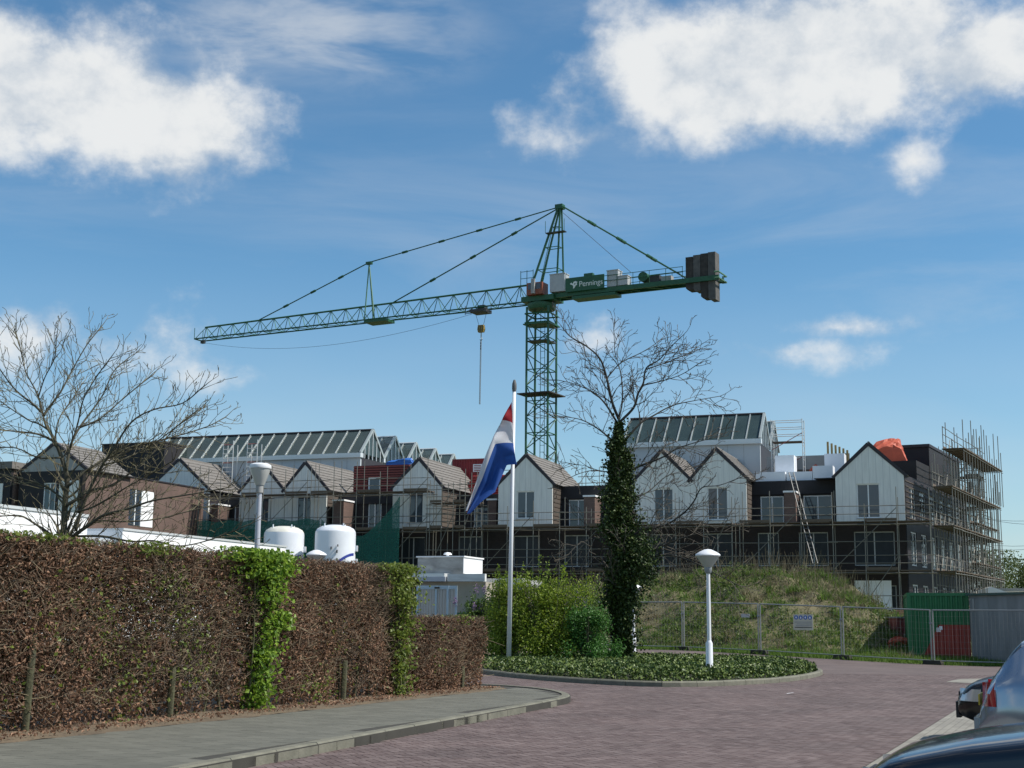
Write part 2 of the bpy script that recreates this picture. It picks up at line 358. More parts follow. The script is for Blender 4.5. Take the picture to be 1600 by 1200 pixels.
# outlines
walk_edge = [(-4.6, 8.1, 0), (-3.9, 10.2, 0), (-2.56, 14.26, 0), (-1.28, 18.1, 0), (-.05, 21.8, 0), (.72, 24.1, 0), (1.12, 25.6, 0), (1.1, 27.0, 0), (.72, 28.4, 0), (.05, 29.4, 0), (-.9, 30.1, 0), (-2.6, 30.7, 0), (-5.5, 31.4, 0), (-9, 32.2, 0)]
WE = smooth_open(walk_edge, 8)
island_pts = [(-1.3, 41.2, 0), (-.2, 36.9, 0), (1.61, 33.5, 0), (3.75, 31.95, 0), (6.42, 34.3, 0), (8.4, 38.2, 0), (9.5, 42.4, 0), (9.0, 46.5, 0), (6, 49.5, 0), (2, 49.6, 0), (-1, 46, 0)]
ISL = smooth_closed(island_pts, 8)
PK0 = Vector((3.74, 14.73, 0)); PKS = Vector((9.69 - 3.74, 28.81 - 14.73, 0)).normalized(); PKN = Vector((PKS.y, -PKS.x, 0))
pk_poly = [PK0 - PKS * 12, PK0 + PKS * 16.4, PK0 + PKS * 16.4 + PKN * 7, PK0 - PKS * 12 + PKN * 7]
walk_poly = [tuple(p) for p in WE] + [(-14, 32.5, 0), (-14, 8.1, 0)]

def herringbone(u, ang, x0, x1, y0, y1):
    e1 = np.array([math.cos(ang), math.sin(ang), 0]); e2 = np.array([-math.sin(ang), math.cos(ang), 0])
    cx, cy = (x0 + x1) / 2, (y0 + y1) / 2; Rr = math.hypot(x1 - x0, y1 - y0) / 2 / u
    n = int(Rr * 1.1); i = np.arange(-n, n + 1); I, J = np.meshgrid(i, np.arange(-n // 2 - 2, n // 2 + 3))
    ox = (I + 2 * J).ravel(); oy = (I - 2 * J).ravel()
    c = np.concatenate([np.stack([ox + 1.0, oy + .5], 1), np.stack([ox + .5, oy + 2.0], 1)]); hor = np.concatenate([np.ones(len(ox), bool), np.zeros(len(ox), bool)])
    P = np.array([cx, cy, 0]) + c[:, :1] * u * e1 + c[:, 1:] * u * e2
    k = (P[:, 0] > x0) & (P[:, 0] < x1) & (P[:, 1] > y0) & (P[:, 1] < y1); P = P[k]; hor = hor[k]
    ex = np.where(hor[:, None], e1 * (u - .0042), e1 * (u / 2 - .0042)); ey = np.where(hor[:, None], e2 * (u / 2 - .0042), e2 * (u - .0042))
    return P, ex, ey
def in_view(P, pad=.5): return np.abs(P[:, 0]) < .3775 * P[:, 1] + .35 + pad
def split_pieces(name, P, ex, ey, hz, m, parent, top, nsolo=300, jitter=.0025, restname=None):
    P = P.copy(); P[:, 2] = top + RNG.uniform(-jitter, jitter, len(P)); o = np.argsort(np.hypot(P[:, 0], P[:, 1])); P, ex, ey = P[o], ex[o], ey[o]
    vis = (np.abs(P[:, 0]) < .375 * P[:, 1]) & (P[:, 1] > 14.1); idx = np.where(vis)[0][:nsolo]; solo = np.zeros(len(P), bool); solo[idx] = True
    cache = {}
    for i in idx:
        key = (round(float(ex[i, 0]), 3), round(float(ey[i, 0]), 3), int(RNG.integers(0, 4)))
        if key not in cache:
            z = np.zeros((1, 3)); me = box_mesh(name, z, ex[i:i + 1], ey[i:i + 1], hz, SOLO[m.name][key[2]]); cache[key] = me
        obj(name, cache[key], parent, tuple(P[i]))
    if (~solo).any(): obj(restname or name + 's', box_mesh(name + 's', P[~solo], ex[~solo], ey[~solo], hz, m), parent, kind='stuff')
def solo_mats(m, c1, c2, rough):
    return [mat('%s_%d' % (m.name, i), [a + (b - a) * t for a, b in zip(c1, c2)], rough, var=.10, scale=12) for i, t in enumerate((.1, .4, .65, .9))]
SOLO = {'paver': solo_mats(M_paver, (.092, .061, .055), (.152, .113, .104), .82), 'pavement_slab': solo_mats(M_slab, (.104, .103, .083), (.130, .128, .104), .9), 'parking_paver': solo_mats(M_lpaver, (.21, .195, .165), (.26, .245, .205), .88)}

P, ex, ey = herringbone(.105, math.radians(22), -8, 17.5, 12.6, 41.2)
k = in_view(P) & ~inpoly(P, walk_poly) & ~inpoly(P, pk_poly) & ~inpoly(P, [tuple(p) for p in ISL])
split_pieces('paver', P[k], ex[k], ey[k], .005, M_paver, road, .0065, jitter=.0012)

def running(u, w, E1, E2, org, s0, s1, n0, n1):
    out = []; ss = np.arange(s0, s1, u); nn = np.arange(n0, n1, w)
    for j, n in enumerate(nn):
        s = ss + (u / 2 if j % 2 else 0); out.append(np.array(org)[None] + s[:, None] * np.array(E1) + n * np.array(E2)[None])
    P = np.concatenate(out); k = len(P)
    return P, np.tile(np.array(E1) * (u / 2 - .0035), (k, 1)), np.tile(np.array(E2) * (w / 2 - .0035), (k, 1))
# parking bay
b = MB(); b.prism([p + Vector((0, 0, .001)) for p in pk_poly], (0, 0, .009)); park = b.build('parking_bay', M_joint, None, kind='structure')
P, ex, ey = running(.21, .105, PKS, PKN, PK0, -4, 16.3, .06, 6.9); k = in_view(P) & (P[:, 1] > 12.6)
split_pieces('paver', P[k], ex[k], ey[k], .005, M_lpaver, park, .0118, 120, jitter=.0005)
b = MB(); b.prism([G(1478, 1066) , G(1500, 1061.5), G(1600, 1060), G(1640, 1063), G(1640, 1069), G(1550, 1070)], (0, 0, .012)); b.build('paved_patch', M_lpaver, None, kind='structure')
# pavement
b = MB(); b.prism([(p[0], p[1], -.02) for p in walk_poly], (0, 0, .1290)); walk = b.build('pavement', M_joint, None, kind='structure')
P, ex, ey = running(.30, .30, HS, HN, HA, -8, 17, .75, 6.5)
wi = [Vector(p) for p in WE]; inner = []
for i, p in enumerate(wi):
    t = (wi[min(i + 1, len(wi) - 1)] - wi[max(i - 1, 0)]).normalized(); inner.append(p + Vector((-t.y, t.x, 0)) * .32)
k = in_view(P) & inpoly(P, [tuple(p) for p in inner] + [(-14, 32.5), (-14, 8.1)]) & (P[:, 1] > 12.5)
rel = P - np.array(HA); sN = rel @ np.array(HN); sS = rel @ np.array(HS); k &= (sN > .55) | (sS > 12.6)
split_pieces('slab', P[k], ex[k], ey[k], .03, M_slab, walk, .1122, 300, .0005)
def kerb_run(pts, parent, w, h, step, side, z0=-.02, chamf=.03, sub=2):
    pts = resample([Vector(p) for p in pts], step / sub)
    for i in range(0, len(pts) - sub, sub):
        seg = pts[i:i + sub + 1]; b = MB(); vs = []
        for j, p in enumerate(seg):
            gi = i + j; t = (pts[min(gi + 1, len(pts) - 1)] - pts[max(gi - 1, 0)]).normalized(); nrm = Vector((-t.y, t.x, 0)) * side
            p = p + t * (.006 if j == 0 else (-.006 if j == sub else 0)); hh = h + random.uniform(-.004, .004) * 0
            vs += [p + Vector((0, 0, z0)), p + Vector((0, 0, h - chamf)), p + nrm * chamf + Vector((0, 0, h)), p + nrm * w + Vector((0, 0, h)), p + nrm * w + Vector((0, 0, z0))]
        fs = []
        for j in range(sub):
            for q in range(4): fs.append((j * 5 + q, (j + 1) * 5 + q, (j + 1) * 5 + q + 1, j * 5 + q + 1) if side < 0 else (j * 5 + q, j * 5 + q + 1, (j + 1) * 5 + q + 1, (j + 1) * 5 + q))
        e = sub * 5; fs += [(0, 1, 2, 3, 4), (e + 4, e + 3, e + 2, e + 1, e)]
        b.add(vs, fs); o = b.build('kerbstone', M_kerb, parent); o.location.z = random.uniform(-.003, .002)
kerb_run(WE[8:], walk, .16, .128, .95, 1)
# soil strip under the hedge
b = MB(); n0 = 16; sx = np.linspace(-9, 13.2, 60)
for s in sx:
    for n, z in ((-4.5, .125), (-.5, .16), (0, .15), (.35 + .06 * math.sin(s * 3.1), .125), (.62 + .07 * math.sin(s * 2.3) + .04 * math.sin(s * 7), .112)):
        p = HA + HS * s + HN * n; b.v.append((p.x, p.y, z + .006 * math.sin(s * 9 + n * 7)))
for i in range(len(sx) - 1):
    for j in range(4): b.f.append((i * 5 + j, i * 5 + j + 1, (i + 1) * 5 + j + 1, (i + 1) * 5 + j)); b.mi.append(0)
b.build('planting_bed', M_soil, None, True, kind='structure')

# island
b = MB(); c = Vector((4, 41, 0)); isl_in = [p.lerp(c, .035) for p in ISL]
ring = [isl_in, [p.lerp(c, .12) for p in ISL], [p.lerp(c, .5) for p in ISL]]; hts = [.10, .20, .26]
for rr, h in zip(ring, hts): b.v += [(p.x, p.y, h) for p in rr]
b.v.append((c.x, c.y, .28)); n = len(ISL)
for r_ in range(2):
    for i in range(n): b.f.append((r_ * n + i, r_ * n + (i + 1) % n, (r_ + 1) * n + (i + 1) % n, (r_ + 1) * n + i)); b.mi.append(0)
for i in range(n): b.f.append((2 * n + i, 2 * n + (i + 1) % n, 3 * n)); b.mi.append(0)
island = b.build('traffic_island', mat('ivy_soil', (.03, .035, .015), .95, scale=2), None, True, kind='structure')
kerb_run(ISL + [ISL[0]], island, .13, .13, .9, 1)
M_ivyg = mat('ground_ivy_leaf', (.03, .06, .012), .5, island=1, col2=(.15, .20, .04), spec=.35)
q = RNG.uniform(size=(120000, 2)) * [12.5, 19.5] + [-2.2, 31]; q = q[inpoly(q, [tuple(p) for p in isl_in])]
q = q[(RNG.uniform(size=len(q)) < np.clip(1.25 - (q[:, 1] - 32) / 26, .25, 1))]
ia = np.array([(p.x, p.y) for p in isl_in]); dmin = np.min(np.hypot(q[:, None, 0] - ia[None, :, 0], q[:, None, 1] - ia[None, :, 1]), 1)
hh = .12 + .20 * np.clip(dmin / .35, 0, 1) + .05 * np.sin(q[:, 0] * 2.1) * np.sin(q[:, 1] * 1.7) + RNG.normal(0, .035, len(q))
under = RNG.uniform(size=len(q)) < .25; hh = np.where(under, hh * RNG.uniform(.4, 1, len(q)), hh)
obj('ivy_ground_cover', leaf_mesh('ivy', np.column_stack([q, hh]), RNG.uniform(.06, .105, len(q)), M_ivyg, RNG, bias=np.array([0, 0, .0]), aspect=.8), None,
    label='dark glossy ivy ground cover filling the kerbed traffic island', cat='ground cover', kind='stuff')

# ---------------------------------------------------------------- hedge
M_twig = mat('hedge_twig', (.065, .046, .032), .9, island=1, col2=(.21, .155, .10))
M_twig2 = mat('pale_hedge_twig', (.11, .085, .055), .9, island=1, col2=(.21, .17, .10))
M_dry = mat('dry_beech_leaf', (.085, .044, .027), .7, island=1, col2=(.40, .235, .145), transl=.3, patch=.35)
M_lime = mat('fresh_leaf', (.10, .20, .018), .5, island=1, col2=(.29, .42, .05), transl=.45, patch=.2)
M_olive = mat('new_leaf', (.10, .15, .02), .5, island=1, col2=(.22, .27, .05), transl=.4)
M_stem = mat('mossy_stem', (.055, .05, .03), .95, scale=9, bump=.6, bscale=40, col2=(.11, .105, .05))
def hpt(s, n, z): return np.array(HA)[None] + np.outer(s, np.array(HS)) + np.outer(n, np.array(HN)) + np.outer(z, [0, 0, 1])
def lump(s, z): return .05 * np.sin(s * 2.3 + z) + .04 * np.sin(s * 5.1 - z * 3) + .03 * np.sin(z * 6 + s)
def hedge(label, s0, s1, top, nl, nt, seed, dens, stems, limes, thick=.75):
    rng = np.random.default_rng(seed); root = thing('beech_hedge', label, 'hedge', tuple(HA + HS * s0))
    o = np.array(root.location)
    def mk(name, me, kind=None):
        ob = obj(name, me, root, kind=kind); ob.location = -root.location; return ob
    # dry leaves, denser towards the faces and the top
    s = rng.uniform(s0, s1, nl); z = .12 + (top - .12) * rng.beta(1.25, 1.0, nl); fr = rng.uniform(size=nl); n = np.where(fr < .62, -rng.exponential(.09, nl), -rng.uniform(0, thick, nl)); n = np.clip(n, -thick, .05)
    n = n + lump(s, z); ztop = top + .03 * np.sin(s * 3.7) + .03 * np.sin(s * 9.1); z = np.minimum(z, ztop) + rng.normal(0, .02, nl)
    pa = .5 * np.sin(s * 4.3 + z * 3.1) + np.sin(s * 1.15 + 1.0) + np.sin(s * 2.9 + z * 1.7) * .6 + np.sin(z * 2.4 + s * .7) * .5
    keep = rng.uniform(size=nl) < np.clip(dens(s, z) * (1 + .5 * pa), .03, 1)
    mk('dry_leaves', leaf_mesh('dry_leaves', hpt(s, n, z)[keep], rng.uniform(.035, .07, keep.sum()), M_dry, rng, bias=np.array([0, 0, -.3]), aspect=.55), 'stuff')
    ni = int(nl * .3); s = rng.uniform(s0, s1, ni); z = .15 + (top - .2) * rng.uniform(0, 1, ni) ** .8; n = rng.uniform(-.62, -.12, ni); keep = ~((s > 2.0) & (s < 4.2) & (z > 1.2) & (z < 1.75) & (rng.uniform(size=ni) < .45))
    mk('inner_leaves', leaf_mesh('inner_leaves', hpt(s, n, z)[keep], rng.uniform(.05, .09, keep.sum()), M_dry, rng, aspect=.55), 'stuff')
    # twigs
    s = rng.uniform(s0, s1, nt); z = .25 + (top - .25) * rng.beta(1.5, 1.0, nt); n = -rng.uniform(0, thick, nt) ** 1.3
    n = n + lump(s, z); L = rng.uniform(.07, .28, nt); d = unitv(rng.normal(size=(nt, 3)) * [1, 1, .7] + np.array([0, 0, .55]) + np.array(HN)[None] * .35)
    A_ = hpt(s, n, z); B_ = A_ + d * L[:, None]; B_[:, 2] = np.minimum(B_[:, 2], top + .03 + rng.uniform(0, .05, nt)); 
    over = (B_ - np.array(HA)) @ np.array(HN); B_ -= np.outer(np.maximum(over - .10, 0), np.array(HN))
    mk('twigs', stick_mesh('twigs', A_, B_, rng.uniform(.003, .007, nt), M_twig), 'stuff')
    nt2 = int(nt * .045); s = rng.uniform(s0, s1, nt2); z = .3 + (top - .5) * rng.uniform(0, 1, nt2); n = rng.uniform(-.2, .0, nt2) + lump(s, z); d = unitv(rng.normal(size=(nt2, 3)) * .6 + np.array([0, 0, .5]) + np.array(HS)[None] * rng.choice([-.8, .8], nt2)[:, None])
    A_ = hpt(s, n, z); B_ = A_ + d * rng.uniform(.15, .4, nt2)[:, None]; B_[:, 2] = np.clip(B_[:, 2], .15, top + .05)
    mk('long_twigs', stick_mesh('long_twigs', A_, B_, rng.uniform(.004, .008, nt2), M_twig2), 'stuff')
    for ss, nn, r, ht in stems:
        b = MB(); p = HA + HS * ss + HN * nn; k = 7; lean = random.uniform(-.04, .04)
        b.tube([(p.x + lean * j + random.uniform(-.012, .012), p.y + lean * j + random.uniform(-.012, .012), .08 + ht * j / k) for j in range(k + 1)], [r * (1.15 - .6 * j / k) for j in range(k + 1)], 6)
        mk('stem', b.mesh('stem', M_stem, True))
    # lumps of fresh leaves
    if limes:
        pts = []
        for cs, cz, rs, rz, num in limes:
            num = int(num * .8)
            ss = cs + rng.normal(0, rs, num); zz = cz + rng.normal(0, rz, num); nn = rng.uniform(-.25, .1, num); pts.append(hpt(ss, nn + lump(ss, zz), np.clip(zz, .15, top + .06)))
        pts = np.concatenate(pts); mk('new_leaves', leaf_mesh('new_leaves', pts, rng.uniform(.04, .075, len(pts)), M_olive, rng, aspect=.75), 'stuff')
    return root
stemsA = [(-3 + i * .36 + random.uniform(-.1, .1), random.uniform(-.45, -.1), random.uniform(.014, .028), random.uniform(1.6, 2.3)) for i in range(36)]
hedge('tall clipped brown beech hedge with dry leaves beside the slab pavement', -4.2, 9.85, 2.42, 140000, 46000, 3,
      lambda s, z: .34 + .5 * np.clip((z - 1.7) / .7, 0, 1) + .4 * np.clip((1.6 - s) / 3, 0, 1) * np.clip(z / 1.4, 0, 1) + .25 * np.clip((s - 5.5) / 4, 0, 1), stemsA,
      [(-.6, .55, .25, .2, 160), (1.6, 1.2, .35, .35, 330), (2.6, 1.9, .3, .18, 220), (1.9, .45, .25, .25, 200), (.1, 2.42, .6, .03, 330), (2.2, 2.38, .3, .05, 420), (4.3, 2.0, .3, .25, 200), (4.2, 2.3, .4, .12, 200), (-1.1, .95, .1, .1, 200), (3.2, .9, .3, .3, 200), (1.2, 1.7, .3, .25, 160), (7.3, 1.4, .5, .5, 160), (7.0, .5, .4, .2, 120), (6.3, .4, .3, .15, 120), (0.2, 1.4, .3, .4, 140), (2.9, 1.35, .25, .2, 160)])
stemsB = [(9.9 + i * .36, random.uniform(-.45, -.05), random.uniform(.016, .03), random.uniform(.9, 1.4)) for i in range(9)]
hedge('low end of clipped beech hedge with reddish dry leaves by the pavement tip', 9.95, 13.25, 1.52, 21000, 8000, 4,
      lambda s, z: .75 + 0 * s, stemsB, [(12.2, 1.5, .25, .06, 180), (11, .9, .25, .3, 110)])
# wooden stakes standing along the hedge foot
M_stake = mat('mossy_stake', (.05, .045, .03), .95, scale=8, bump=.6, bscale=30, col2=(.10, .10, .045))
stk = [(40, 1163, 985, 'beneath the hedge corner'), (250, 1137, 1040, ''), (417, 1121, 1030, ''), (548, 1108, 1030, ''), (653, 1098, 1052, ''), (727, 1087, 1040, '')]
stake_lab = ['mossy wooden stake in the brown hedge, farthest from the low hedge end', 'mossy wooden stake between bare hedge stems, left of the bright green shrub', 'mossy stake right beside the bright green leafing shrub', 'thick mossy stake in tall hedge between the two leafing shrubs', 'mossy stake at the joint of tall and low hedge', 'thin mossy stake at the outer tip of the low hedge']
for (x, y, yt, _), lab in zip(stk, stake_lab):
    g0 = G(x, y, 0); g = HA + HS * (g0 - HA).dot(HS) - HN * .03; topz = At(x, yt, g.y).z; b = MB(); r = .048
    b.lathe([(r, 0), (r * 1.02, .3), (r * .96, topz - .16), (r * .8, topz - .12)], 9); b.v = [(vx + .03 * vz * random.uniform(.9, 1.1), vy, vz) for vx, vy, vz in b.v]
    b.build('wooden_stake', M_stake, None, True, loc=(g.x, g.y, .1), label=lab, cat='stake', group='stakes along the hedge')
# leafing shrubs grown into the hedge
def leafy(label, col, spots, seed, size):
    rng = np.random.default_rng(seed); base = HA + HS * spots[0][0]; root = thing('leafing_hedge_shrub', label, 'shrub', (base.x, base.y, .1)); pts = []
    for s, z, rs, rz, num in spots:
        ss = s + rng.normal(0, rs, num); zz = z + rng.uniform(-rz, rz, num); nn = rng.uniform(-.15, .20, num) * np.where(rng.uniform(size=num) < .8, 1, 2); pts.append(hpt(ss, nn, np.clip(zz, .14, 2.55)))
    pts = np.concatenate(pts) - np.array(root.location)
    obj('leaves', leaf_mesh('leaves', pts, rng.uniform(size * .7, size * 1.35, len(pts)), col, rng, bias=np.array([.3, -.2, -.2]), aspect=.8), root, kind='stuff')
    for i in range(3):
        b = MB(); b.tube([(random.uniform(-.1, .1), random.uniform(-.1, .1), 0), (random.uniform(-.1, .1), random.uniform(-.1, .1), 1.1), (random.uniform(-.25, .25), random.uniform(-.2, .2), 2.2)], [.018, .014, .006], 6); b.build('stem', M_stem, root, True)
leafy('bright lime green leafing shrub hanging over the brown hedge top', M_lime, [(4.72, .32, .10, .2, 330), (4.8, .7, .12, .3, 520), (4.95, 1.15, .13, .3, 480), (5.25, 1.45, .20, .14, 330), (5.0, 1.65, .15, .2, 330), (4.95, 1.95, .17, .2, 480), (4.85, 2.28, .27, .2, 1300), (4.5, 2.42, .36, .09, 520), (5.3, 2.3, .16, .16, 330)], 21, .07)
leafy('olive green leafing strip at the right end of the tall hedge', M_olive, [(9.35, .4, .14, .3, 420), (9.35, .95, .16, .35, 560), (9.5, 1.5, .15, .3, 420), (9.4, 2.05, .3, .3, 950), (9.2, 2.4, .35, .08, 400)], 22, .065)
# fallen leaves on the bed
q = 2600; s = RNG.uniform(-5, 13, q); n = RNG.normal(.25, .2, q); k = n < .75
obj('fallen_leaves', leaf_mesh('fallen', hpt(s, n, np.full(q, .16))[k], RNG.uniform(.03, .06, k.sum()), M_dry, RNG, aspect=.6), None, label='scattered dry brown leaves on the soil under the hedge', cat='leaves', kind='stuff')

# ---------------------------------------------------------------- the building site
BA = math.radians(20); BU = Vector((math.cos(BA), -math.sin(BA), 0)); BV = Vector((math.sin(BA), math.cos(BA), 0))
BO = At(1305, 968, 89); BO.z = 0
def bw(u, v, z=0): return tuple(BO + BU * u + BV * v + Vector((0, 0, z)))
WA = math.radians(28.5); WD = Vector((math.sin(WA), math.cos(WA), 0))
M_clad = mat('white_cladding', (.74, .74, .70), .55, var=.10, scale=1.2, stretch=(4, 4, .6), bump=.12, bscale=9)
M_white = mat('white_render', (.86, .86, .86), .6, var=.04, scale=.8)
M_frame = mat('window_frame_white', (.78, .79, .78), .4, var=.03)
M_fdim = mat('grey_window_frame', (.42, .42, .40), .6, var=.1)
M_glass = mat('window_glass', (.035, .05, .07), .04, var=.1, spec=.8)
M_black = mat('black_membrane', (.014, .013, .016), .7, var=.3, scale=2)
M_trim = mat('dark_verge', (.028, .024, .030), .6)
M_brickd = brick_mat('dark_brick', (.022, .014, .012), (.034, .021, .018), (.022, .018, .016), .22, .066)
M_brickb = brick_mat('brown_brick', (.125, .078, .064), (.160, .100, .082), (.12, .085, .07), .22, .066, bump=.2)
M_tile = mat('roof_tile', (.165, .152, .138), .8, var=.2, scale=5, bump=.4, bscale=12)
M_slat = mat('brown_slat', (.085, .068, .055), .8, var=.25, scale=3)
M_steel = mat('galvanised_steel', (.30, .30, .285), .45, var=.25, scale=6, metal=.5)
M_scaf = mat('scaffold_tube', (.20, .192, .165), .5, var=.45, scale=.8, metal=.35)
M_plank = mat('scaffold_plank', (.125, .095, .07), .9, var=.3, scale=4, stretch=(.5, 6, 6))
M_gray = mat('grey_plaster', (.33, .33, .32), .8, var=.15)
M_red = mat('red_paint', (.28, .022, .022), .5, var=.15)
M_batt = mat('red_batten', (.30, .075, .062), .75, var=.2)
M_hallwall = mat('hall_panel', (.50, .53, .55), .5, var=.04, scale=.6)
M_alu = mat('aluminium', (.66, .68, .68), .35, metal=.25, var=.08)
M_poly = mat('insulation_block', (.80, .83, .87), .7, var=.04)
M_rafter = mat('rafter_aluminium', (.42, .46, .45), .4, metal=.3, var=.1)
M_hglass = mat('hall_glass', (.05, .075, .072), .08, var=.2, scale=.5, spec=.6, alpha=.78)
M_floor = mat('concrete_floor', (.22, .21, .20), .9, var=.2)

def wall_open(b, u0, u1, z0, z1, v0, v1, ops):
    us = sorted({u0, u1, *[o[0] for o in ops], *[o[1] for o in ops]}); zs = sorted({z0, z1, *[o[2] for o in ops], *[o[3] for o in ops]})
    for i in range(len(us) - 1):
        run = None
        for j in range(len(zs) - 1):
            cu = (us[i] + us[i + 1]) / 2; cz = (zs[j] + zs[j + 1]) / 2
            hole = any(o[0] < cu < o[1] and o[2] < cz < o[3] for o in ops)
            if hole:
                if run is not None: b.box((us[i], v0, run), (us[i + 1], v1, zs[j])); run = None
            elif run is None: run = zs[j]
        if run is not None: b.box((us[i], v0, run), (us[i + 1], v1, zs[-1]))
def window(parent, u0, u1, z0, z1, v, n=2, fw=.07, glass=None, transom=None, fm=None):
    b = MB(); d0, d1 = v - .02, v + .06
    b.box((u0, d0, z0), (u0 + fw, d1, z1)); b.box((u1 - fw, d0, z0), (u1, d1, z1))
    b.box((u0 + fw, d0, z0), (u1 - fw, d1, z0 + fw)); b.box((u0 + fw, d0, z1 - fw), (u1 - fw, d1, z1))
    w = (u1 - u0 - 2 * fw) / n
    for i in range(1, n): b.box((u0 + fw + w * i - fw * .55, d0, z0 + fw), (u0 + fw + w * i + fw * .55, d1, z1 - fw))
    if transom: b.box((u0 + fw, d0 + .01, transom - .03), (u1 - fw, d1 - .01, transom + .03))
    wn = b.build('window', fm or M_frame, parent)
    for i in range(n): cube('pane', (u0 + fw + w * i, v + .02, z0 + fw), (u0 + fw + w * (i + 1), v + .035, z1 - fw), glass or M_glass, wn)
    return wn

M_jt = mat('joint_grey', (.46, .47, .47), .7)
def gable(label, u0, u1, ua, win=None, depth=8.0, zb=8.0, ze=11.02, za=13.05, right=True, nwin=2, v0=0.0, group=None, front=None):
    uc = (u0 + u1) / 2; root = thing('gabled_house_top', label, 'house', bw(uc, v0, 0), -BA, group); a, c, m = u0 - uc, u1 - uc, ua - uc
    b = MB(); t = .18
    ops = [(win[0] - uc, win[1] - uc, win[2], win[3])] if win else []
    wall_open(b, a, c, zb, ze, 0, t, ops); b.prism([(a, 0, ze), (c, 0, ze), (m, 0, za)], (0, t, 0)); b.build('front_wall', front or M_clad, root)
    for i in range(1, 10):
        x = a + (c - a) * i / 10; zt_ = ze + (za - ze) * (1 - abs(x - m) / (abs(a - m) if x < m else abs(c - m))) - .12
        if win and win[0] - uc - .02 < x < win[1] - uc + .02:
            cube('board_joint', (x - .008, -.004, win[3] + .02), (x + .008, -.001, zt_), M_jt, root); cube('board_joint', (x - .008, -.004, zb + .01), (x + .008, -.001, win[2] - .06), M_jt, root)
        else: cube('board_joint', (x - .008, -.004, zb + .01), (x + .008, -.001, zt_), M_jt, root)
    if win: cube('sill', (win[0] - uc - .06, -.07, win[2] - .05), (win[1] - uc + .06, .04, win[2] - .002), M_jt, root)
    if win: window(root, win[0] - uc, win[1] - uc, win[2], win[3], .09, nwin)
    b = MB(); wall_open(b, a, c, zb, ze, depth - t, depth, []); b.prism([(a, depth - t, ze), (c, depth - t, ze), (m, depth - t, za)], (0, t, 0)); b.build('rear_wall', M_clad, root)
    for s, x in ((-1, a), (1, c)):
        cube('side_wall', (x, t, zb), (x - s * t, depth - t, ze - .05), M_trim, root)
        if s > 0 and right:
            nb = 9
            for i in range(nb):
                z = zb + .12 + (ze - zb - .2) * i / nb; cube('cladding_board', (x + .004, .12, z), (x + .045, depth, z + .27), M_slat, root)
    # roof: deck, tile courses, dark verge boards, ridge
    for s, x in ((-1, a), (1, c)):
        e = Vector((x + s * .16, 0, ze - .16 * (za - ze) / abs(x - m))); r = Vector((m, 0, za)); d = (r - e); L = d.length; nrm = Vector((0, 1, 0)).cross(d).normalized() * (1 if s < 0 else -1)
        if nrm.z < 0: nrm = -nrm
        rf = MB().prism([e + nrm * .02, r + nrm * .02, r + nrm * .09, e + nrm * .09], (0, depth, 0)).build('roof_slope', M_trim, root)
        nc = 9
        for i in range(nc):
            p = e + d * (i / nc) + nrm * .094; q = e + d * min(1, (i + 1) / nc) + nrm * .094
            MB().prism([p, q, q + nrm * .02, p + nrm * .055], (0, depth - .14, 0)).build('tile_course', M_tile, rf).location.y = .12
        MB().prism([e - nrm * .06, r - nrm * .10, r + nrm * .15, e + nrm * .13], (0, .12, 0)).build('verge_board', M_trim, root).location.y = -.03 if s < 0 else -.033
    MB().bar((m, .15, za + .12), (m, depth, za + .12), .09, 6).build('ridge_tiles', M_tile, root)
    return root

gable('white clad gable with orange sheeting behind its roof ridge, at the row end', .28, 4.62, 2.46, (1.62, 3.08, 8.22, 10.45))
gable('white clad twin gable beside the black fascia with white insulation blocks', -9.40, -5.58, -7.62, (-8.25, -6.85, 8.25, 10.45))
gable('white clad twin gable behind the bare crown of the ivy tree', -13.35, -9.42, -11.40, (-11.95, -10.6, 8.25, 10.45), right=False)
gable('white clad gable standing alone in front of the crane mast', -23.35, -19.29, -21.28, (-21.95, -20.6, 8.55, 10.5))
gable('white clad gable next to the dark red battened wall', -31.65, -27.77, -29.6, (-30.35, -29.2, 8.35, 10.6))
gable('white clad twin gable in front of the pale hall, closer to the red wall', -40.75, -37.1, -39.0, (-39.6, -38.4, 8.35, 10.5))
gable('white clad twin gable in front of the pale hall, behind the tall lamp post', -44.57, -40.77, -42.65, (-43.2, -42.0, 8.35, 10.5), right=False)

# lower two storeys, in dark brick
lb = thing('apartment_block', 'dark brick lower storeys of the unfinished apartment row behind the scaffolds', 'building', bw(-21.5, 0), -BA); c0 = -21.5
b = MB(); ops = []; wins = []
for u0, u1 in [(1.35, 3.9), (-4.9, -3.5), (-2.2, -.3), (-8.6, -6.6), (-12.3, -10.4), (-18.4, -16.6), (-22.2, -20.2), (-26.4, -24.6), (-30.9, -29.0), (-35.2, -33.4), (-40.0, -38.3), (-43.8, -42.0)]:
    for z0, z1 in ((5.15, 7.35), (1.2, 3.9)):
        ops.append((u0 - c0, u1 - c0, z0, z1)); wins.append((u0 - c0, u1 - c0, z0, z1))
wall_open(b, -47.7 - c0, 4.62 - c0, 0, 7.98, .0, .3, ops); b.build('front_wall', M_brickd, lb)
M_dglass = mat('dull_glass', (.022, .026, .030), .35, var=.3, spec=.25)
for w in wins: window(lb, *w, .16, 2, .07, M_dglass, None, M_fdim)  # lower-storey frames greyer, panes darker and duller than those above
cube('side_wall', (4.32 - c0, .31, 0), (4.62 - c0, 8, 7.98), M_brickd, lb); cube('rear_wall', (-47.7 - c0, 8.0, 0), (4.62 - c0, 8.3, 7.98), M_brickd, lb); cube('side_wall', (-47.7 - c0, .31, 0), (-47.4 - c0, 8, 7.98), M_brickd, lb)
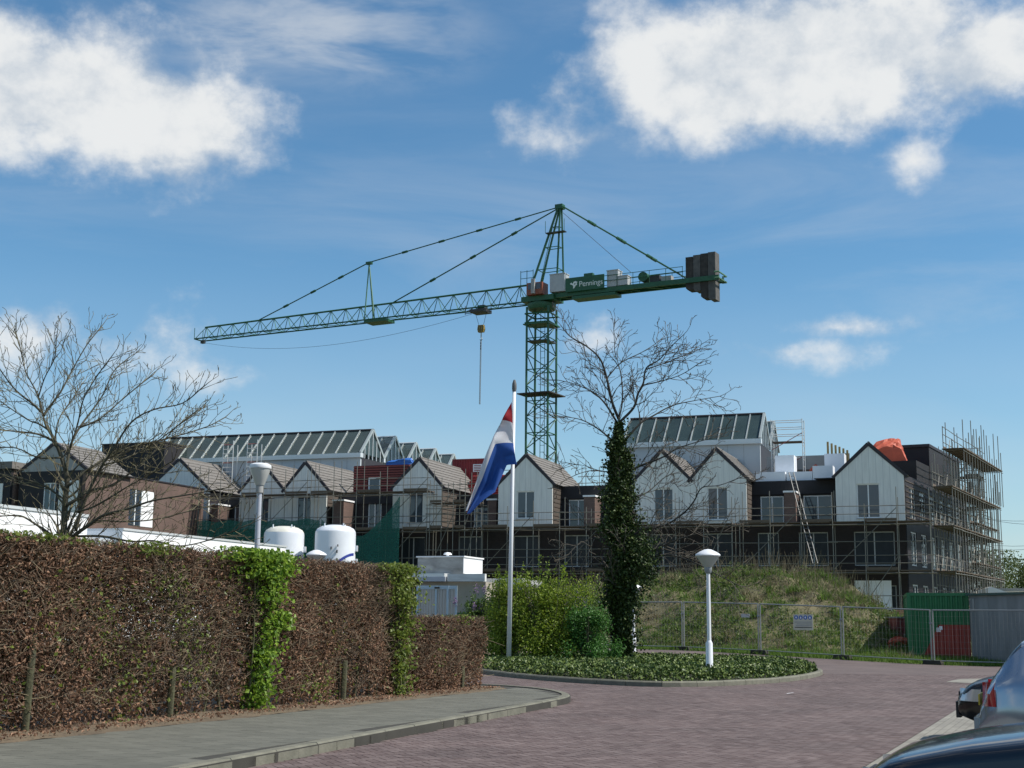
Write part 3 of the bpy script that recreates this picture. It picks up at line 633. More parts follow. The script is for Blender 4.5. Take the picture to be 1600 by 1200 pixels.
cube('upper_floor', (-47.7 - c0, .0, 7.985), (4.62 - c0, 8.3, 8.0 - .002), M_floor, lb); cube('first_floor', (-47.3 - c0, .32, 4.6), (4.3 - c0, 7.9, 4.8), M_floor, lb)
cube('white_shutter', (1.3 - c0, -.05, 2.2), (3.6 - c0, -.02, 4.2), M_white, lb)
for j, (u, z) in enumerate([(-34.0, 6.0), (-30, 6.0)]): pass

# recessed flat-roofed links between the gables
def link(label, u0, u1, wins, piers, ztop=10.95, v=2.0, wallm=None, extra=None):
    uc = (u0 + u1) / 2; r = thing('flat_roofed_link', label, 'building', bw(uc, v), -BA); b = MB()
    wall_open(b, u0 - uc, u1 - uc, 8.0, ztop, 0, .25, [(a - uc, c - uc, d, e) for a, c, d, e in wins]); b.build('front_wall', wallm or M_black, r)
    for a, c, d, e in wins: window(r, a - uc, c - uc, d, e, .08, 2, .08)
    cube('fascia', (u0 - uc, -.12, ztop - .9), (u1 - uc, -.003, ztop + .02), M_black, r); cube('flat_roof', (u0 - uc, .26, ztop - .25), (u1 - uc, 6, ztop - .05), M_black, r)
    cube('rear_wall', (u0 - uc, 5.7, 8.0), (u1 - uc, 5.95, ztop - .3), M_black, r)
    for a, c, zt in piers:
        p = cube('brick_pier', (a - uc, -1.9, 8.0), (c - uc, -.14, zt), M_brickb, r); cube('pier_cap', (a - uc - .06, -1.96, zt), (c - uc + .06, -.135, zt + .12), M_white, r)
    return r
link('black fronted recessed link with white window frames between twin and end gables', -5.56, .26, [(-5.0, -3.42, 8.05, 9.95), (-2.1, -.2, 8.05, 9.95)], [(-3.1, -2.35, 10.0)])
link('black fronted recessed link beside the ivy clad tree', -19.27, -13.37, [(-18.7, -17.3, 8.05, 10.0), (-15.6, -14.2, 8.05, 10.0)], [(-17.0, -16.2, 10.0)])
link('dark recessed link in the scaffold gap under the red roof container', -27.75, -23.37, [(-26.4, -25.2, 8.1, 10.0)], [(-24.6, -23.9, 10.0)], 10.6, 3.0)
link('black recessed link below the dark red battened wall', -37.08, -31.67, [(-34.6, -33.5, 8.05, 10.1)], [(-36.6, -35.7, 10.1)], 10.9)
link('black recessed link at the brown brick house', -47.6, -44.6, [(-46.2, -45.2, 8.1, 10.1)], [(-47.1, -46.5, 10.0)], 10.9)
# dark red battened wall with a small window
r = thing('battened_wall', 'dark red battened upper wall with a small dark window', 'wall', bw(-34.2, 3.0), -BA); b = MB()
wall_open(b, -2.2, 2.5, 10.95, 13.05, 0, .2, [(-.95, .1, 11.05, 12.15)]); b.build('backing_board', mat('red_board', (.10, .018, .018), .7), r); window(r, -.95, .1, 11.05, 12.15, .05, 1, .12)
for i in range(11):
    z = 11.0 + i * .19
    if 10.95 < z < 12.1: cube('batten', (-2.2, -.06, z), (-1.0, -.003, z + .07), M_batt, r); cube('batten', (.15, -.06, z), (2.5, -.003, z + .07), M_batt, r)
    else: cube('batten', (-2.2, -.06, z), (2.5, -.003, z + .07), M_batt, r)
r = thing('battened_roof', 'sloping roof boarding with bright red battens under the roof container', 'roof', bw(-26.2, 5.0), -BA); b = MB()
b.prism([(-1.9, 0, 10.7), (-1.9, 2.0, 12.5), (-1.9, 2.15, 12.35), (-1.9, .15, 10.6)], (3.6, 0, 0)); b.build('boarding', M_red, r)
for i in range(8):
    t = i / 8; cube('batten', (-1.9, 2 * t - .03, 10.76 + 1.8 * t), (1.7, 2 * t + .06, 10.84 + 1.8 * t), M_batt, r)
b = MB(); b.box((-1.85, 2.3, 8.0), (1.65, 2.5, 12.3)); b.build('back_board', M_red, r)

# pale halls with glass saddle roofs
def hall(label, u0, u1, nb, nspan, dv=4.4):
    uc = u1; r = thing('glass_roofed_hall', label, 'building', bw(u1, 8), -BA); L = u0 - u1
    ze, zr, hv = 14.72, 16.85, 2.2
    cube('front_wall', (L, 0, 8.0), (0, .2, ze - .35), M_hallwall, r); cube('gutter', (L - .1, -.25, ze - .36), (.12, .3, ze), M_alu, r)
    for i in range(1, int(-L / 1.2)): cube('panel_joint', (-i * 1.2 - .012, -.012, 8.0), (-i * 1.2 + .012, -.002, ze - .37), M_gray, r)
    cube('end_wall', (-.2, .21, 8.0), (0, dv * nspan, ze - .37), M_trim, r)
    for s in range(nspan):
        vs = s * dv; full = s == 0; Lh = L if full else max(L, -6.0)
        nbs = nb if full else 5
        for side in (0, 1):
            e = Vector((0, vs + .05 + side * (dv - .1), ze)); q = Vector((0, vs + hv, zr)); d = q - e; n = Vector((0, -d.z, d.y)).normalized(); n = n if n.z > 0 else -n
            for i in range(nbs):
                xa = Lh * i / nbs; xb = Lh * (i + 1) / nbs
                if side == 0 or full: MB().prism([e + Vector((xa - .02, 0, 0)), q + Vector((xa - .02, 0, 0)), q + n * .02 + Vector((xa - .02, 0, 0)), e + n * .02 + Vector((xa - .02, 0, 0))], (xb - xa + .04, 0, 0)).build('glass_pane', M_hglass, r)
            for i in range(nbs + 1):
                x = Lh * i / nbs; beam('rafter', e + Vector((x, 0, 0)) + n * .06, q + Vector((x, 0, 0)) + n * .06, .075 if i else .17, .075 if i else .2, M_rafter, r)
        rod('ridge_bar', (Lh, vs + hv, zr + .07), (.05, vs + hv, zr + .07), .08, M_trim if full else M_alu, r)
        for k in range(1, 6):
            v = vs + dv * k / 6; zt = zr - (zr - ze) * abs(v - vs - hv) / hv; cube('gable_mullion', (-.06, v - .04, ze - .36), (.04, v + .04, zt - .05), M_alu, r)
        MB().prism([(-.03, vs + .1, ze), (-.03, vs + dv - .1, ze), (-.03, vs + hv, zr - .1)], (.015, 0, 0)).build('gable_glass', M_hglass, r)
        if s: cube('valley_gutter', (Lh, vs - .15, ze - .3), (.1, vs + .15, ze + .02), M_alu, r)
    return r
hall('long pale hall with a glass saddle roof and a row of farther glass ridges', -58, -38.35, 17, 5)
hall('pale hall with a green tinted glass roof behind the twin gables', -16.3, -5.95, 10, 2)
# black box at the left end
cube_bb = thing('black_roof_block', 'black sheeted block rising behind the brown brick house', 'building', bw(-58.3, 6), -BA); cube('wall', (-3.7, 0, 8), (2.6, 5, 15.9), M_black, cube_bb); cube('coping', (-3.75, -.05, 15.903), (2.65, 5.05, 16.02), M_trim, cube_bb)

# brown brick wing on the left, gable towards the camera
def wing():
    r = thing('brown_brick_house', 'brown brick house with white window panel and gabled roof behind the bare tree', 'house', bw(-47.7, 0), -BA)
    b = MB(); dv = -14.6; ze = 11.2
    for (v0, v1, z0, z1) in [(dv, -9.6, 0, ze), (-9.6, -6.7, 0, 7.8), (-9.6, -6.7, 10.4, ze), (-6.7, -.1, 0, ze)]: b.box((-.25, v0, z0), (0, v1, z1))
    b.build('side_wall', M_brickb, r); cube('window_panel', (-.06, -8.2, 7.82), (.03, -6.72, 10.38), M_white, r)
    w = cube('window', (-.12, -9.58, 7.82), (-.05, -8.22, 10.38), M_glass, r); cube('mullion', (-.04, -8.95, 7.83), (.02, -8.85, 10.37), M_frame, r)
    b = MB(); wall_open(b, -5.5, -.26, 0, ze, dv, dv + .2, [(-3.4, -2.4, 8.2, 10.4)]); b.build('front_wall', M_black, r); b = MB(); b.prism([(-5.5, dv, ze + .003), (0, dv, ze + .003), (-2.75, dv, 13.1)], (0, .2, 0)); b.build('gable_wall', M_gray, r); window(r, -3.4, -2.4, 8.2, 10.4, dv + .05, 2); cube('white_panel', (-2.1, dv - .05, 7.6), (-.5, dv - .003, 10.5), M_clad, r)
    cube('side_wall', (-5.5, dv + .21, 0), (-5.25, -.1, ze - .02), M_brickb, r)
    for s, x in ((-1, -5.5), (1, 0)):
        e = Vector((x + s * .2, dv, ze - .1)); q = Vector((-2.75, dv, 13.1)); d = q - e; n = Vector((-d.z, 0, d.x)).normalized(); n = n if n.z > 0 else -n
        MB().prism([e + n * .02, q + n * .02, q + n * .1, e + n * .1], (0, 5.0, 0)).build('roof_slope', M_trim, r)
        for i in range(9):
            p = e + d * (i / 9) + n * .104; qq = e + d * ((i + 1) / 9) + n * .104; MB().prism([p, qq, qq + n * .02, p + n * .06], (0, 4.7, 0)).build('tile_course', M_tile, r).location.y = .15
        MB().prism([e - n * .08, q - n * .1, q + n * .14, e + n * .13], (0, .12, 0)).build('verge_board', M_trim, r).location.y = -.04 - .003 * s
    MB().prism([(-5.5, dv + 4.75, ze + .003), (0, dv + 4.75, ze + .003), (-2.75, dv + 4.75, 13.05)], (0, .2, 0)).build('gable_wall', M_gray, r); cube('flat_roof', (-5.6, dv + .25, ze - .12), (-.26, -.1, ze - .005), M_black, r); cube('coping', (-.3, dv + 5.05, ze + .002), (.06, -.05, ze + .09), M_trim, r)
    return r
wing()
gable('white gable with long grey tiled roof between brick house and pale hall', -54.5, -48.6, -51.5, None, 7, 8, 11.4, 13.9, False, v0=2.0)
r = thing('flat_roofed_house', 'dark fronted flat roofed house with white panels at the left end', 'house', bw(-58.5, -15), -BA); b = MB()
ops = [(-4.2, -2.9, 8.0, 10.2), (-2.6, -1.6, 8.0, 10.2), (1.0, 2.2, 8.0, 10.2)]; wall_open(b, -8, 4.9, 0, 11.4, 0, .25, ops); b.build('front_wall', M_black, r)
for o_ in ops: window(r, *o_, .08, 2)
cube('white_panel', (2.6, -.06, 7.6), (4.3, -.003, 10.4), M_clad, r); cube('white_panel', (-1.2, -.06, 7.6), (.5, -.003, 10.4), M_clad, r); cube('brick_panel', (-8, -.05, 0), (4.9, -.003, 7.4), M_brickb, r)
cube('roof', (-8.2, -.2, 11.41), (5.1, 8, 11.9), M_tile, r); cube('side_wall', (4.65, .26, 0), (4.9, 7.9, 11.39), M_brickb, r)

# ---------------------------------------------------------------- scaffolds
def scaffold(label, loc, rot, L, bay, w, ztop, decks, top_extra=1.2, tagz=None, base=0.0, braces=True, deck_len=None, seed=0, inner=True, dens=1, extra_ledgers=()):
    rn = random.Random(seed); r = thing('tube_scaffold', label, 'scaffold', loc, rot, 'tube scaffolds round the new houses'); nb = max(1, round(L / bay)); rad = .028
    for i in range(nb + 1):
        x = L * i / nb
        for y in ((0, w) if inner else (0,)):
            rod('standard', (x, y, base), (x, y, ztop + rn.uniform(-.2, top_extra)), rad, M_scaf, r)
        for z in decks: rod('transom', (x, -.15, z - .06), (x, w + .15, z - .06), rad * .9, M_scaf, r)
    zs = set()
    for z in decks: zs |= {z - .12, z + .5, z + 1.0}
    zs |= set(extra_ledgers)
    for z in sorted(zs):
        for a in range(0, nb, 3):
            e = min(nb, a + 3)
            for y in ((0, w) if (z not in extra_ledgers and inner) else (0,)):
                if y == w and any(abs(z - d - .5) < .01 or abs(z - d - 1.0) < .01 for d in decks): continue
                rod('ledger', (L * a / nb - .3, y - .05, z + rn.uniform(-.03, .03)), (L * e / nb + .3, y - .05, z + rn.uniform(-.03, .03)), rad * .9, M_scaf, r)
    for z in decks:
        for i in range(nb):
            x0, x1 = L * i / nb, L * (i + 1) / nb
            for k in range(3):
                y = .06 + (w - .1) * k / 3; cube('plank', (x0 + rn.uniform(-.25, .0), y, z + rn.uniform(0, .02)), (x1 + rn.uniform(0, .2), y + (w - .2) / 3, z + .05 + rn.uniform(0, .02) + .012 * (i % 2)), M_plank, r)
            if i % 2 == 0: cube('toe_board', (x0, -.02, z + .07), (x1, .02, z + .24), M_plank, r)
    if braces:
        for i in range(0, nb, 3):
            prev = base
            for z in decks: rod('brace', (L * i / nb, -.07, prev + .1), (L * min(nb, i + 2) / nb, -.07, z + .9), rad * .9, M_scaf, r); prev = z
    return r
sv = -1.55
scaffold('tube scaffold along the right half, before end gable and black fronted link', bw(-5.8, sv), -BA, 12.0, 2.0, 1.2, 9.1, [4.75, 7.85], seed=1, extra_ledgers=(3.2, 6.6))
scaffold('tube scaffold behind the grassy mound, before the twin gables', bw(-13.9, sv), -BA, 7.6, 1.9, 1.2, 9.0, [4.75, 7.85], seed=2, extra_ledgers=(3.2, 6.6))
scaffold('tube scaffold between the ivy tree and the lone gable before the crane', bw(-24.0, sv), -BA, 9.6, 1.95, 1.2, 9.0, [4.75, 7.8], seed=3, extra_ledgers=(2.4, 3.2, 6.3))
scaffold('dense tube scaffold in the gap behind the lower end of the flag', bw(-27.9, sv - .2), -BA, 3.6, .9, 1.2, 11.2, [4.75, 7.8, 9.6], .9, seed=4, extra_ledgers=(3.0, 6.3, 8.9, 9.2, 10.9))
scaffold('tall tube scaffold before the red wall and its neighbouring gable', bw(-37.6, sv), -BA, 9.4, 1.9, 1.2, 12.2, [4.75, 7.75, 10.5], .9, seed=5)
scaffold('tall tube scaffold before the twin gables of the pale hall', bw(-47.2, sv), -BA, 9.3, 1.9, 1.2, 12.2, [4.75, 7.75, 10.5], .9, seed=6)
# scaffold over the links at roof level (rails seen above the parapets)
scaffold('roof level tube scaffold above the link left of the ivy tree', bw(-19.0, 6.2), -BA, 5.4, 1.35, 1.0, 12.9, [11.1], .6, base=11.0, braces=False, seed=8)
scaffold('roof level tube scaffold beside the red roof container', bw(-27.4, 7.6), -BA, 4.6, .9, 1.0, 12.9, [11.4], .8, base=10.9, braces=False, seed=9, extra_ledgers=(12.0, 12.9))

# wing round the right corner, with its own scaffold
WC = BO + BU * 4.66
def wing_right():
    r = thing('dark_clad_wing', 'dark clad wing with a tall flat top behind the end gable', 'building', (WC.x, WC.y, 0), -WA)   # local y runs along the wing
    b = MB(); ops = []
    for i in range(6):
        for z0, z1 in ((5.2, 7.4), (8.2, 10.3), (1.4, 4.0)): ops.append((1.2 + i * 3.2, 2.9 + i * 3.2, z0, z1))
    for (a, c, d, e) in []: pass
    tmp = MB(); wall_open(tmp, 0.1, 21, 0, 11.0, 0, .25, ops); b.v = [(-v, u, z) for u, v, z in tmp.v]; b.f = [tuple(reversed(f)) for f in tmp.f]; b.f = tmp.f; b.mi = tmp.mi
    b.build('side_wall', M_trim, r)
    for a, c, d, e in ops:
        wn = MB(); 
        for (p, q) in (((-.12, a, d), (-.04, a + .09, e)), ((-.12, c - .09, d), (-.04, c, e)), ((-.12, a + .09, d), (-.04, c - .09, d + .09)), ((-.12, a + .09, e - .09), (-.04, c - .09, e)), ((-.12, (a + c) / 2 - .05, d + .09), (-.04, (a + c) / 2 + .05, e - .09))): wn.box(p, q)
        w = wn.build('window', M_frame, r); cube('pane', (-.09, a + .09, d + .09), (-.07, c - .09, e - .09), M_glass, w)
    cube('upper_storey', (-4.2, 8.2, 11.02), (-.02, 19.5, 13.75), M_black, r); cube('parapet', (-4.25, 8.1, 13.752), (.04, 19.6, 13.95), M_trim, r)
    cube('lower_upper_storey', (-4.0, 4.0, 11.01), (-.05, 8.18, 12.35), M_black, r); cube('roof', (-6, .2, 10.95), (-.26, 21, 11.005), M_black, r); cube('end_wall', (-6, 20.75, 0), (-.26, 21, 10.94), M_trim, r)
    for i in range(8): cube('cladding_board', (.004, .1, 8.2 + i * .34), (.04, 20.9, 8.2 + i * .34 + .06), M_slat, r)
    return r
wing_right()
E1 = WC + Vector((WD.y, -WD.x, 0)) * 1.75
scaffold('tall dense corner scaffold wrapping the dark wing at the row end', (E1.x, E1.y, 0), math.pi / 2 - WA, 18.6, .95, -1.2, 11.2, [2.6, 4.75, 7.6, 10.1], 1.3, seed=11, extra_ledgers=(3.2, 3.9, 6.3, 7.0, 8.1, 8.6, 9.2))
E2 = E1 + WD * 3.4 + Vector((WD.y, -WD.x, 0)) * .12
scaffold('highest tube scaffold poles above the dark wing, against the sky', (E2.x, E2.y, 0), math.pi / 2 - WA, 15.3, 1.0, -1.3, 13.6, [12.9], 2.0, base=10.2, seed=12, extra_ledgers=(11.4, 12.2, 14.4))
E3 = E1 + WD * 18.9 - Vector((WD.y, -WD.x, 0)) * 3.4
scaffold('tube scaffold across the far end of the dark wing', (E3.x, E3.y, 0), -WA, 3.2, 1.05, 1.2, 14.2, [4.7, 7.6, 10.1, 12.6], 1.6, seed=13, extra_ledgers=(5.4, 6.3, 8.3, 9.0, 10.8, 11.6, 13.3, 14, 14.8))
E4 = WC + WD * 6
scaffold('second scaffold row standing farther out from the dark wing', (E1.x + .55 * WD.y + 9.5 * WD.x, E1.y - .55 * WD.x + 9.5 * WD.y, 0), math.pi / 2 - WA, 9.0, 1.5, -.45, 9.9, [2.6, 5.6, 8.4], 1.2, seed=14, extra_ledgers=(3.4, 4.0, 4.6, 6.2, 7.2, 7.7))

# rolling tower scaffolds
def tower(label, loc, rot, w, d, h, m, step=.5):
    r = thing('rolling_scaffold_tower', label, 'scaffold tower', loc, rot, 'aluminium rolling towers')
    for x in (0, w):
        for y in (0, d): rod('upright', (x, y, 0), (x, y, h), .035, m, r)
    for x in (0, w):
        for i in range(1, int(h / step)): rod('rung', (x, 0, i * step), (x, d, i * step), .025, m, r)
    for z in (h - .1, h - .6, h - 1.1, h * .45): 
        for y in (0, d): rod('guard_rail', (0, y, z), (w, y, z), .025, m, r)
    for z in (h * .2, h * .55): rod('brace', (0, 0, z), (w, 0, z + 1.2), .025, M_redm, r)
    cube('platform', (.05, .05, h - 1.65), (w - .05, d - .05, h - 1.58), M_plank, r); return r
M_redm = mat('red_steel', (.35, .10, .09), .5)
M_alut = mat('bare_aluminium', (.62, .62, .60), .4, metal=.3)
tower('aluminium rolling tower beside the green tinted glass roof', bw(-4.8, 6, 10.9), -BA, 2.2, 1.0, 4.9, M_alut)
def ladder_tower(label, u): 
    r = thing('ladder_frame_tower', label, 'scaffold tower', bw(u, 7.0, 11.1), -BA, 'ladder frames on the pale hall'); 
    for x in (0, .95): rod('upright', (x, 0, 0), (x, 0, 4.9), .04, M_alut, r)
    for i in range(1, 13): rod('rung', (0, 0, i * .38), (.95, 0, i * .38), .03, M_alut if i % 4 else M_redm, r)
    for x in (0, .95): rod('rear_upright', (x, .7, 0), (x, .7, 4.6), .035, M_alut, r)
ladder_tower('ladder frame tower on the pale hall, behind the tall lamp post', -50.6)
ladder_tower('ladder frame tower on the pale hall, nearer the red wall', -48.3)
# white insulation blocks stacked on the link roof
for i, (u0, u1, v, d, z0, z1, lab) in enumerate([(-4.15, -2.85, 3.3, 1.3, 11.0, 12.88, 'tall white insulation block standing under the aluminium tower'), (-5.3, -3.3, 2.1, 1.1, 10.98, 11.62, 'low white insulation slab at the twin gable end of the link roof'),
        (-3.22, -1.5, 2.2, 1.0, 10.98, 11.6, 'low white insulation slab in the middle of the link roof'), (-1.45, -.1, 2.1, 1.1, 10.98, 11.95, 'white insulation block beside the end gable'), (-.9, .45, 4.2, 1.2, 11.0, 13.0, 'tall white insulation block behind the end gable slope')]):
    t = thing('insulation_block', lab, 'insulation', bw((u0 + u1) / 2, v), -BA, 'white blocks on the link roof'); h = (u1 - u0) / 2
    cube('block', (-h, 0, z0), (h, d, z1), M_poly, t); cube('strap', (-h - .006, d * .48, z0 + .01), (h + .006, d * .52, z1 + .006), M_gray, t)
# orange sheet behind the gable
def sheet(name, label, cat, prof, origin, rot, thick, m, seed):
    rn = random.Random(seed); b = MB(); prof = [(p.x, max(0, p.y)) for p in smooth_open([(x, z, 0) for x, z in prof], 3)]; n = len(prof); rows = 11
    for j in range(rows):
        t = j / (rows - 1); sq = 1 - .28 * abs(t - .5) * 2
        for i, (x, z) in enumerate(prof): b.v.append((x * (1 - .10 * t) + rn.uniform(-.05, .05), thick * t + rn.uniform(-.05, .05), z * (1 if z < .05 else sq) + (rn.uniform(-.06, .06) if z > .05 else 0)))
    for j in range(rows - 1):
        for i in range(n - 1): b.f.append((j * n + i, j * n + i + 1, (j + 1) * n + i + 1, (j + 1) * n + i)); b.mi.append(0)
    b.f.append(tuple(range(n - 1, -1, -1))); b.f.append(tuple((rows - 1) * n + i for i in range(n))); b.mi += [0, 0]
    return b.build(name, m, None, False, loc=origin, rotz=rot, label=label, cat=cat)
M_orange = mat('orange_sheet', (.62, .13, .07), .55, var=.15, scale=2, bump=.8, bscale=4, transl=.2)
sheet('orange_tarpaulin', 'orange tarpaulin draped behind the end gable roof', 'tarpaulin', [(-1.35, 0), (-1.3, .9), (-1.15, 2.0), (-.4, 2.4), (.3, 2.4), (.7, 2.3), (.95, 1.5), (1.2, .8), (1.35, 0)], bw(3.45, 4.2, 11.6), -BA, 1.8, M_orange, 3)
sheet('orange_tarpaulin', 'small crumpled orange tarpaulin on the link roof by the tower', 'tarpaulin', [(-.7, 0), (-.5, .6), (0, 1.1), (.4, .5), (.7, 0)], bw(-1.9, 7.2, 11.7), -BA, .8, M_orange, 4)
M_blue = mat('blue_sheet', (.03, .14, .45), .5, bump=.6, bscale=5)
sheet('blue_tarpaulin', 'blue tarpaulin on top of the dark red battened wall', 'tarpaulin', [(-1.1, 0), (-1.0, .35), (0, .5), (.9, .55), (1.1, 0)], bw(-32.8, 3.4, 13.06), -BA, .9, M_blue, 5)
# roof clutter: low concrete wall, timber panel, site containers
r = thing('concrete_upstand', 'low grey concrete wall under the aluminium tower', 'wall', bw(-3.2, 7.4), -BA); cube('wall', (-2.2, 0, 10.96), (2.6, .3, 13.3), M_gray, r); cube('board', (-.2, -.08, 10.96), (2.9, -.003, 12.3), M_plank, r)
r = thing('timber_formwork', 'upright yellow timber formwork on the link roof', 'formwork', bw(-.95, 6.2), -BA)
for i in range(6): cube('stud', (i * .26, .06 * i, 11.0), (i * .26 + .14, .06 * i + .1, 14.1 - i * .12), mat('yellow_timber', (.33, .23, .09), .8), r)
cube('backing', (-.05, .5, 11.0), (1.5, .56, 13.3), M_gray, r)
def container(label, loc, rot, w, L, h, m, n=9, corner=None, name='shipping_container'):
    r = thing(name, label, 'container', loc, rot); b = MB(); nn = n; pts = []
    for i in range(nn):
        x = -w / 2 + .1 + (w - .2) * i / nn; s = (w - .2) / nn; pts += [(x, 0), (x + s * .3, 0), (x + s * .5, .05), (x + s * .8, .05)]
    pts.append((w / 2 - .1, 0)); k = len(pts)
    for z in (.14, h - .12): b.v += [(x, y + .02, z) for x, y in pts]
    b.f = [(i, i + 1, k + i + 1, k + i) for i in range(k - 1)]; b.mi = [0] * len(b.f); b.build('front_panel', m, r)
    for s in (-1, 1):
        b = MB(); ns = max(6, round(L / .28)); q = []
        for i in range(ns):
            y = .1 + (L - .2) * i / ns; d = (L - .2) / ns; q += [(y, 0), (y + d * .3, 0), (y + d * .5, .05), (y + d * .8, .05)]
        q.append((L - .1, 0)); kk = len(q)
        for z in (.14, h - .12): b.v += [(s * (w / 2 - .02 - x), y, z) for y, x in q]
        b.f = [(i, i + 1, kk + i + 1, kk + i) for i in range(kk - 1)]; b.mi = [0] * len(b.f); b.build('side_panel', m, r)
        for y in (0, L - .12): cube('corner_post', (s * w / 2, y, .121), (s * (w / 2 - .12), y + .12, h - .121), m, r)
    for z in (0, h - .12): 
        for y in (0, L - .12): cube('end_rail', (-w / 2, y, z), (w / 2, y + .12, z + .12), m, r)
        for s in (-1, 1): cube('side_rail', (s * w / 2, .121, z), (s * (w / 2 - .12), L - .121, z + .12), m, r)
    cube('roof_panel', (-w / 2 + .1, .1, h - .08), (w / 2 - .1, L - .1, h - .02), m, r); cube('rear_panel', (-w / 2 + .1, L - .1, .12), (w / 2 - .1, L - .05, h - .12), m, r); cube('floor_panel', (-w / 2 + .1, .1, .05), (w / 2 - .1, L - .1, .12), M_trim, r)
    return r
rc = container('red shipping container with white panel standing on the roof', bw(-29.0, 8.4, 11.4), -BA, 2.9, 2.4, 2.6, M_red, 12)
cube('white_sign', (.35, -.02, 1.55), (1.1, -.004, 2.15), M_white, rc)
for j in range(4): cube('sign_line', (.42, -.026, 1.62 + j * .13), (1.02, -.021, 1.68 + j * .13), M_red, rc)
r = thing('site_ground_slab', 'grey concrete deck in the courtyard carrying the containers and scaffolds', 'deck', bw(-27, 8.35), -BA); cube('slab', (-9.5, 0, 10.7), (10.6, 5, 10.88), M_floor, r)
for x in (-9, -3, 3, 10): cube('column', (x, 1, 0), (x + .4, 1.4, 10.69), M_floor, r)
r = thing('site_ground_slab', 'grey concrete roof deck behind the black link with white blocks', 'deck', bw(-2, 8.0), -BA); cube('slab', (-3.4, -.02, 10.6), (6, 4, 10.86), M_floor, r)
for x in (-3.2, 5): cube('column', (x, 2.9, 0), (x + .4, 3.3, 10.59), M_floor, r)
# ladder leaning on the scaffold
r = thing('aluminium_ladder', 'aluminium ladder leaning from the mound up to the black link roof', 'ladder', bw(-2.0, -1.9), -BA); a = Vector((-.55, 1.75, 11.3)); c = Vector((1.15, -.6, 5.2))
M_lad = mat('dull_aluminium', (.17, .17, .165), .5, metal=.3)
for s in (-.15, .15): beam('stile', a + Vector((s, 0, 0)), c + Vector((s, 0, 0)), .035, .07, M_lad, r)
for i in range(1, 24):
    p = a.lerp(c, i / 24); rod('rung', p + Vector((-.15, 0, 0)), p + Vector((.15, 0, 0)), .018, M_lad, r)
# green debris netting on the left scaffolds
M_net = net_mat('debris_net', (.006, .10, .075), 9.0, .2)
def net(label, u0, u1, ztop, zbot, seed):
    rn = random.Random(seed); b = MB(); nx, nz = 26, 9
    for j in range(nz + 1):
        for i in range(nx + 1):
            t = i / nx; s = j / nz; zt = ztop(t); zz = zt + (zbot - zt) * s
            b.v.append(((u0 + (u1 - u0) * t) - u0, -.12 * math.sin(t * 21 + s * 2) * (.3 + s) + rn.uniform(-.03, .03) - .05, zz))
    for j in range(nz):
        for i in range(nx): b.f.append((j * (nx + 1) + i, j * (nx + 1) + i + 1, (j + 1) * (nx + 1) + i + 1, (j + 1) * (nx + 1) + i)); b.mi.append(0)
    b.build('debris_netting', M_net, None, True, loc=bw(u0, sv - .25), rotz=-BA, label=label, cat='netting')
net('green debris netting below the twin gables of the pale hall', -47.0, -36.6, lambda t: 8.6 + .08 * math.sin(t * 30), 4.6, 1)
net('green debris netting sagging from a pole, right of the white tanks', -36.5, -30.2, lambda t: 8.6 - 1.9 * t * (1 - t) * 2.6 + (1.6 * max(0, t - .55) / .45), 3.6, 2)
# brick chimney-like piers etc. behind the flag: clutter boxes

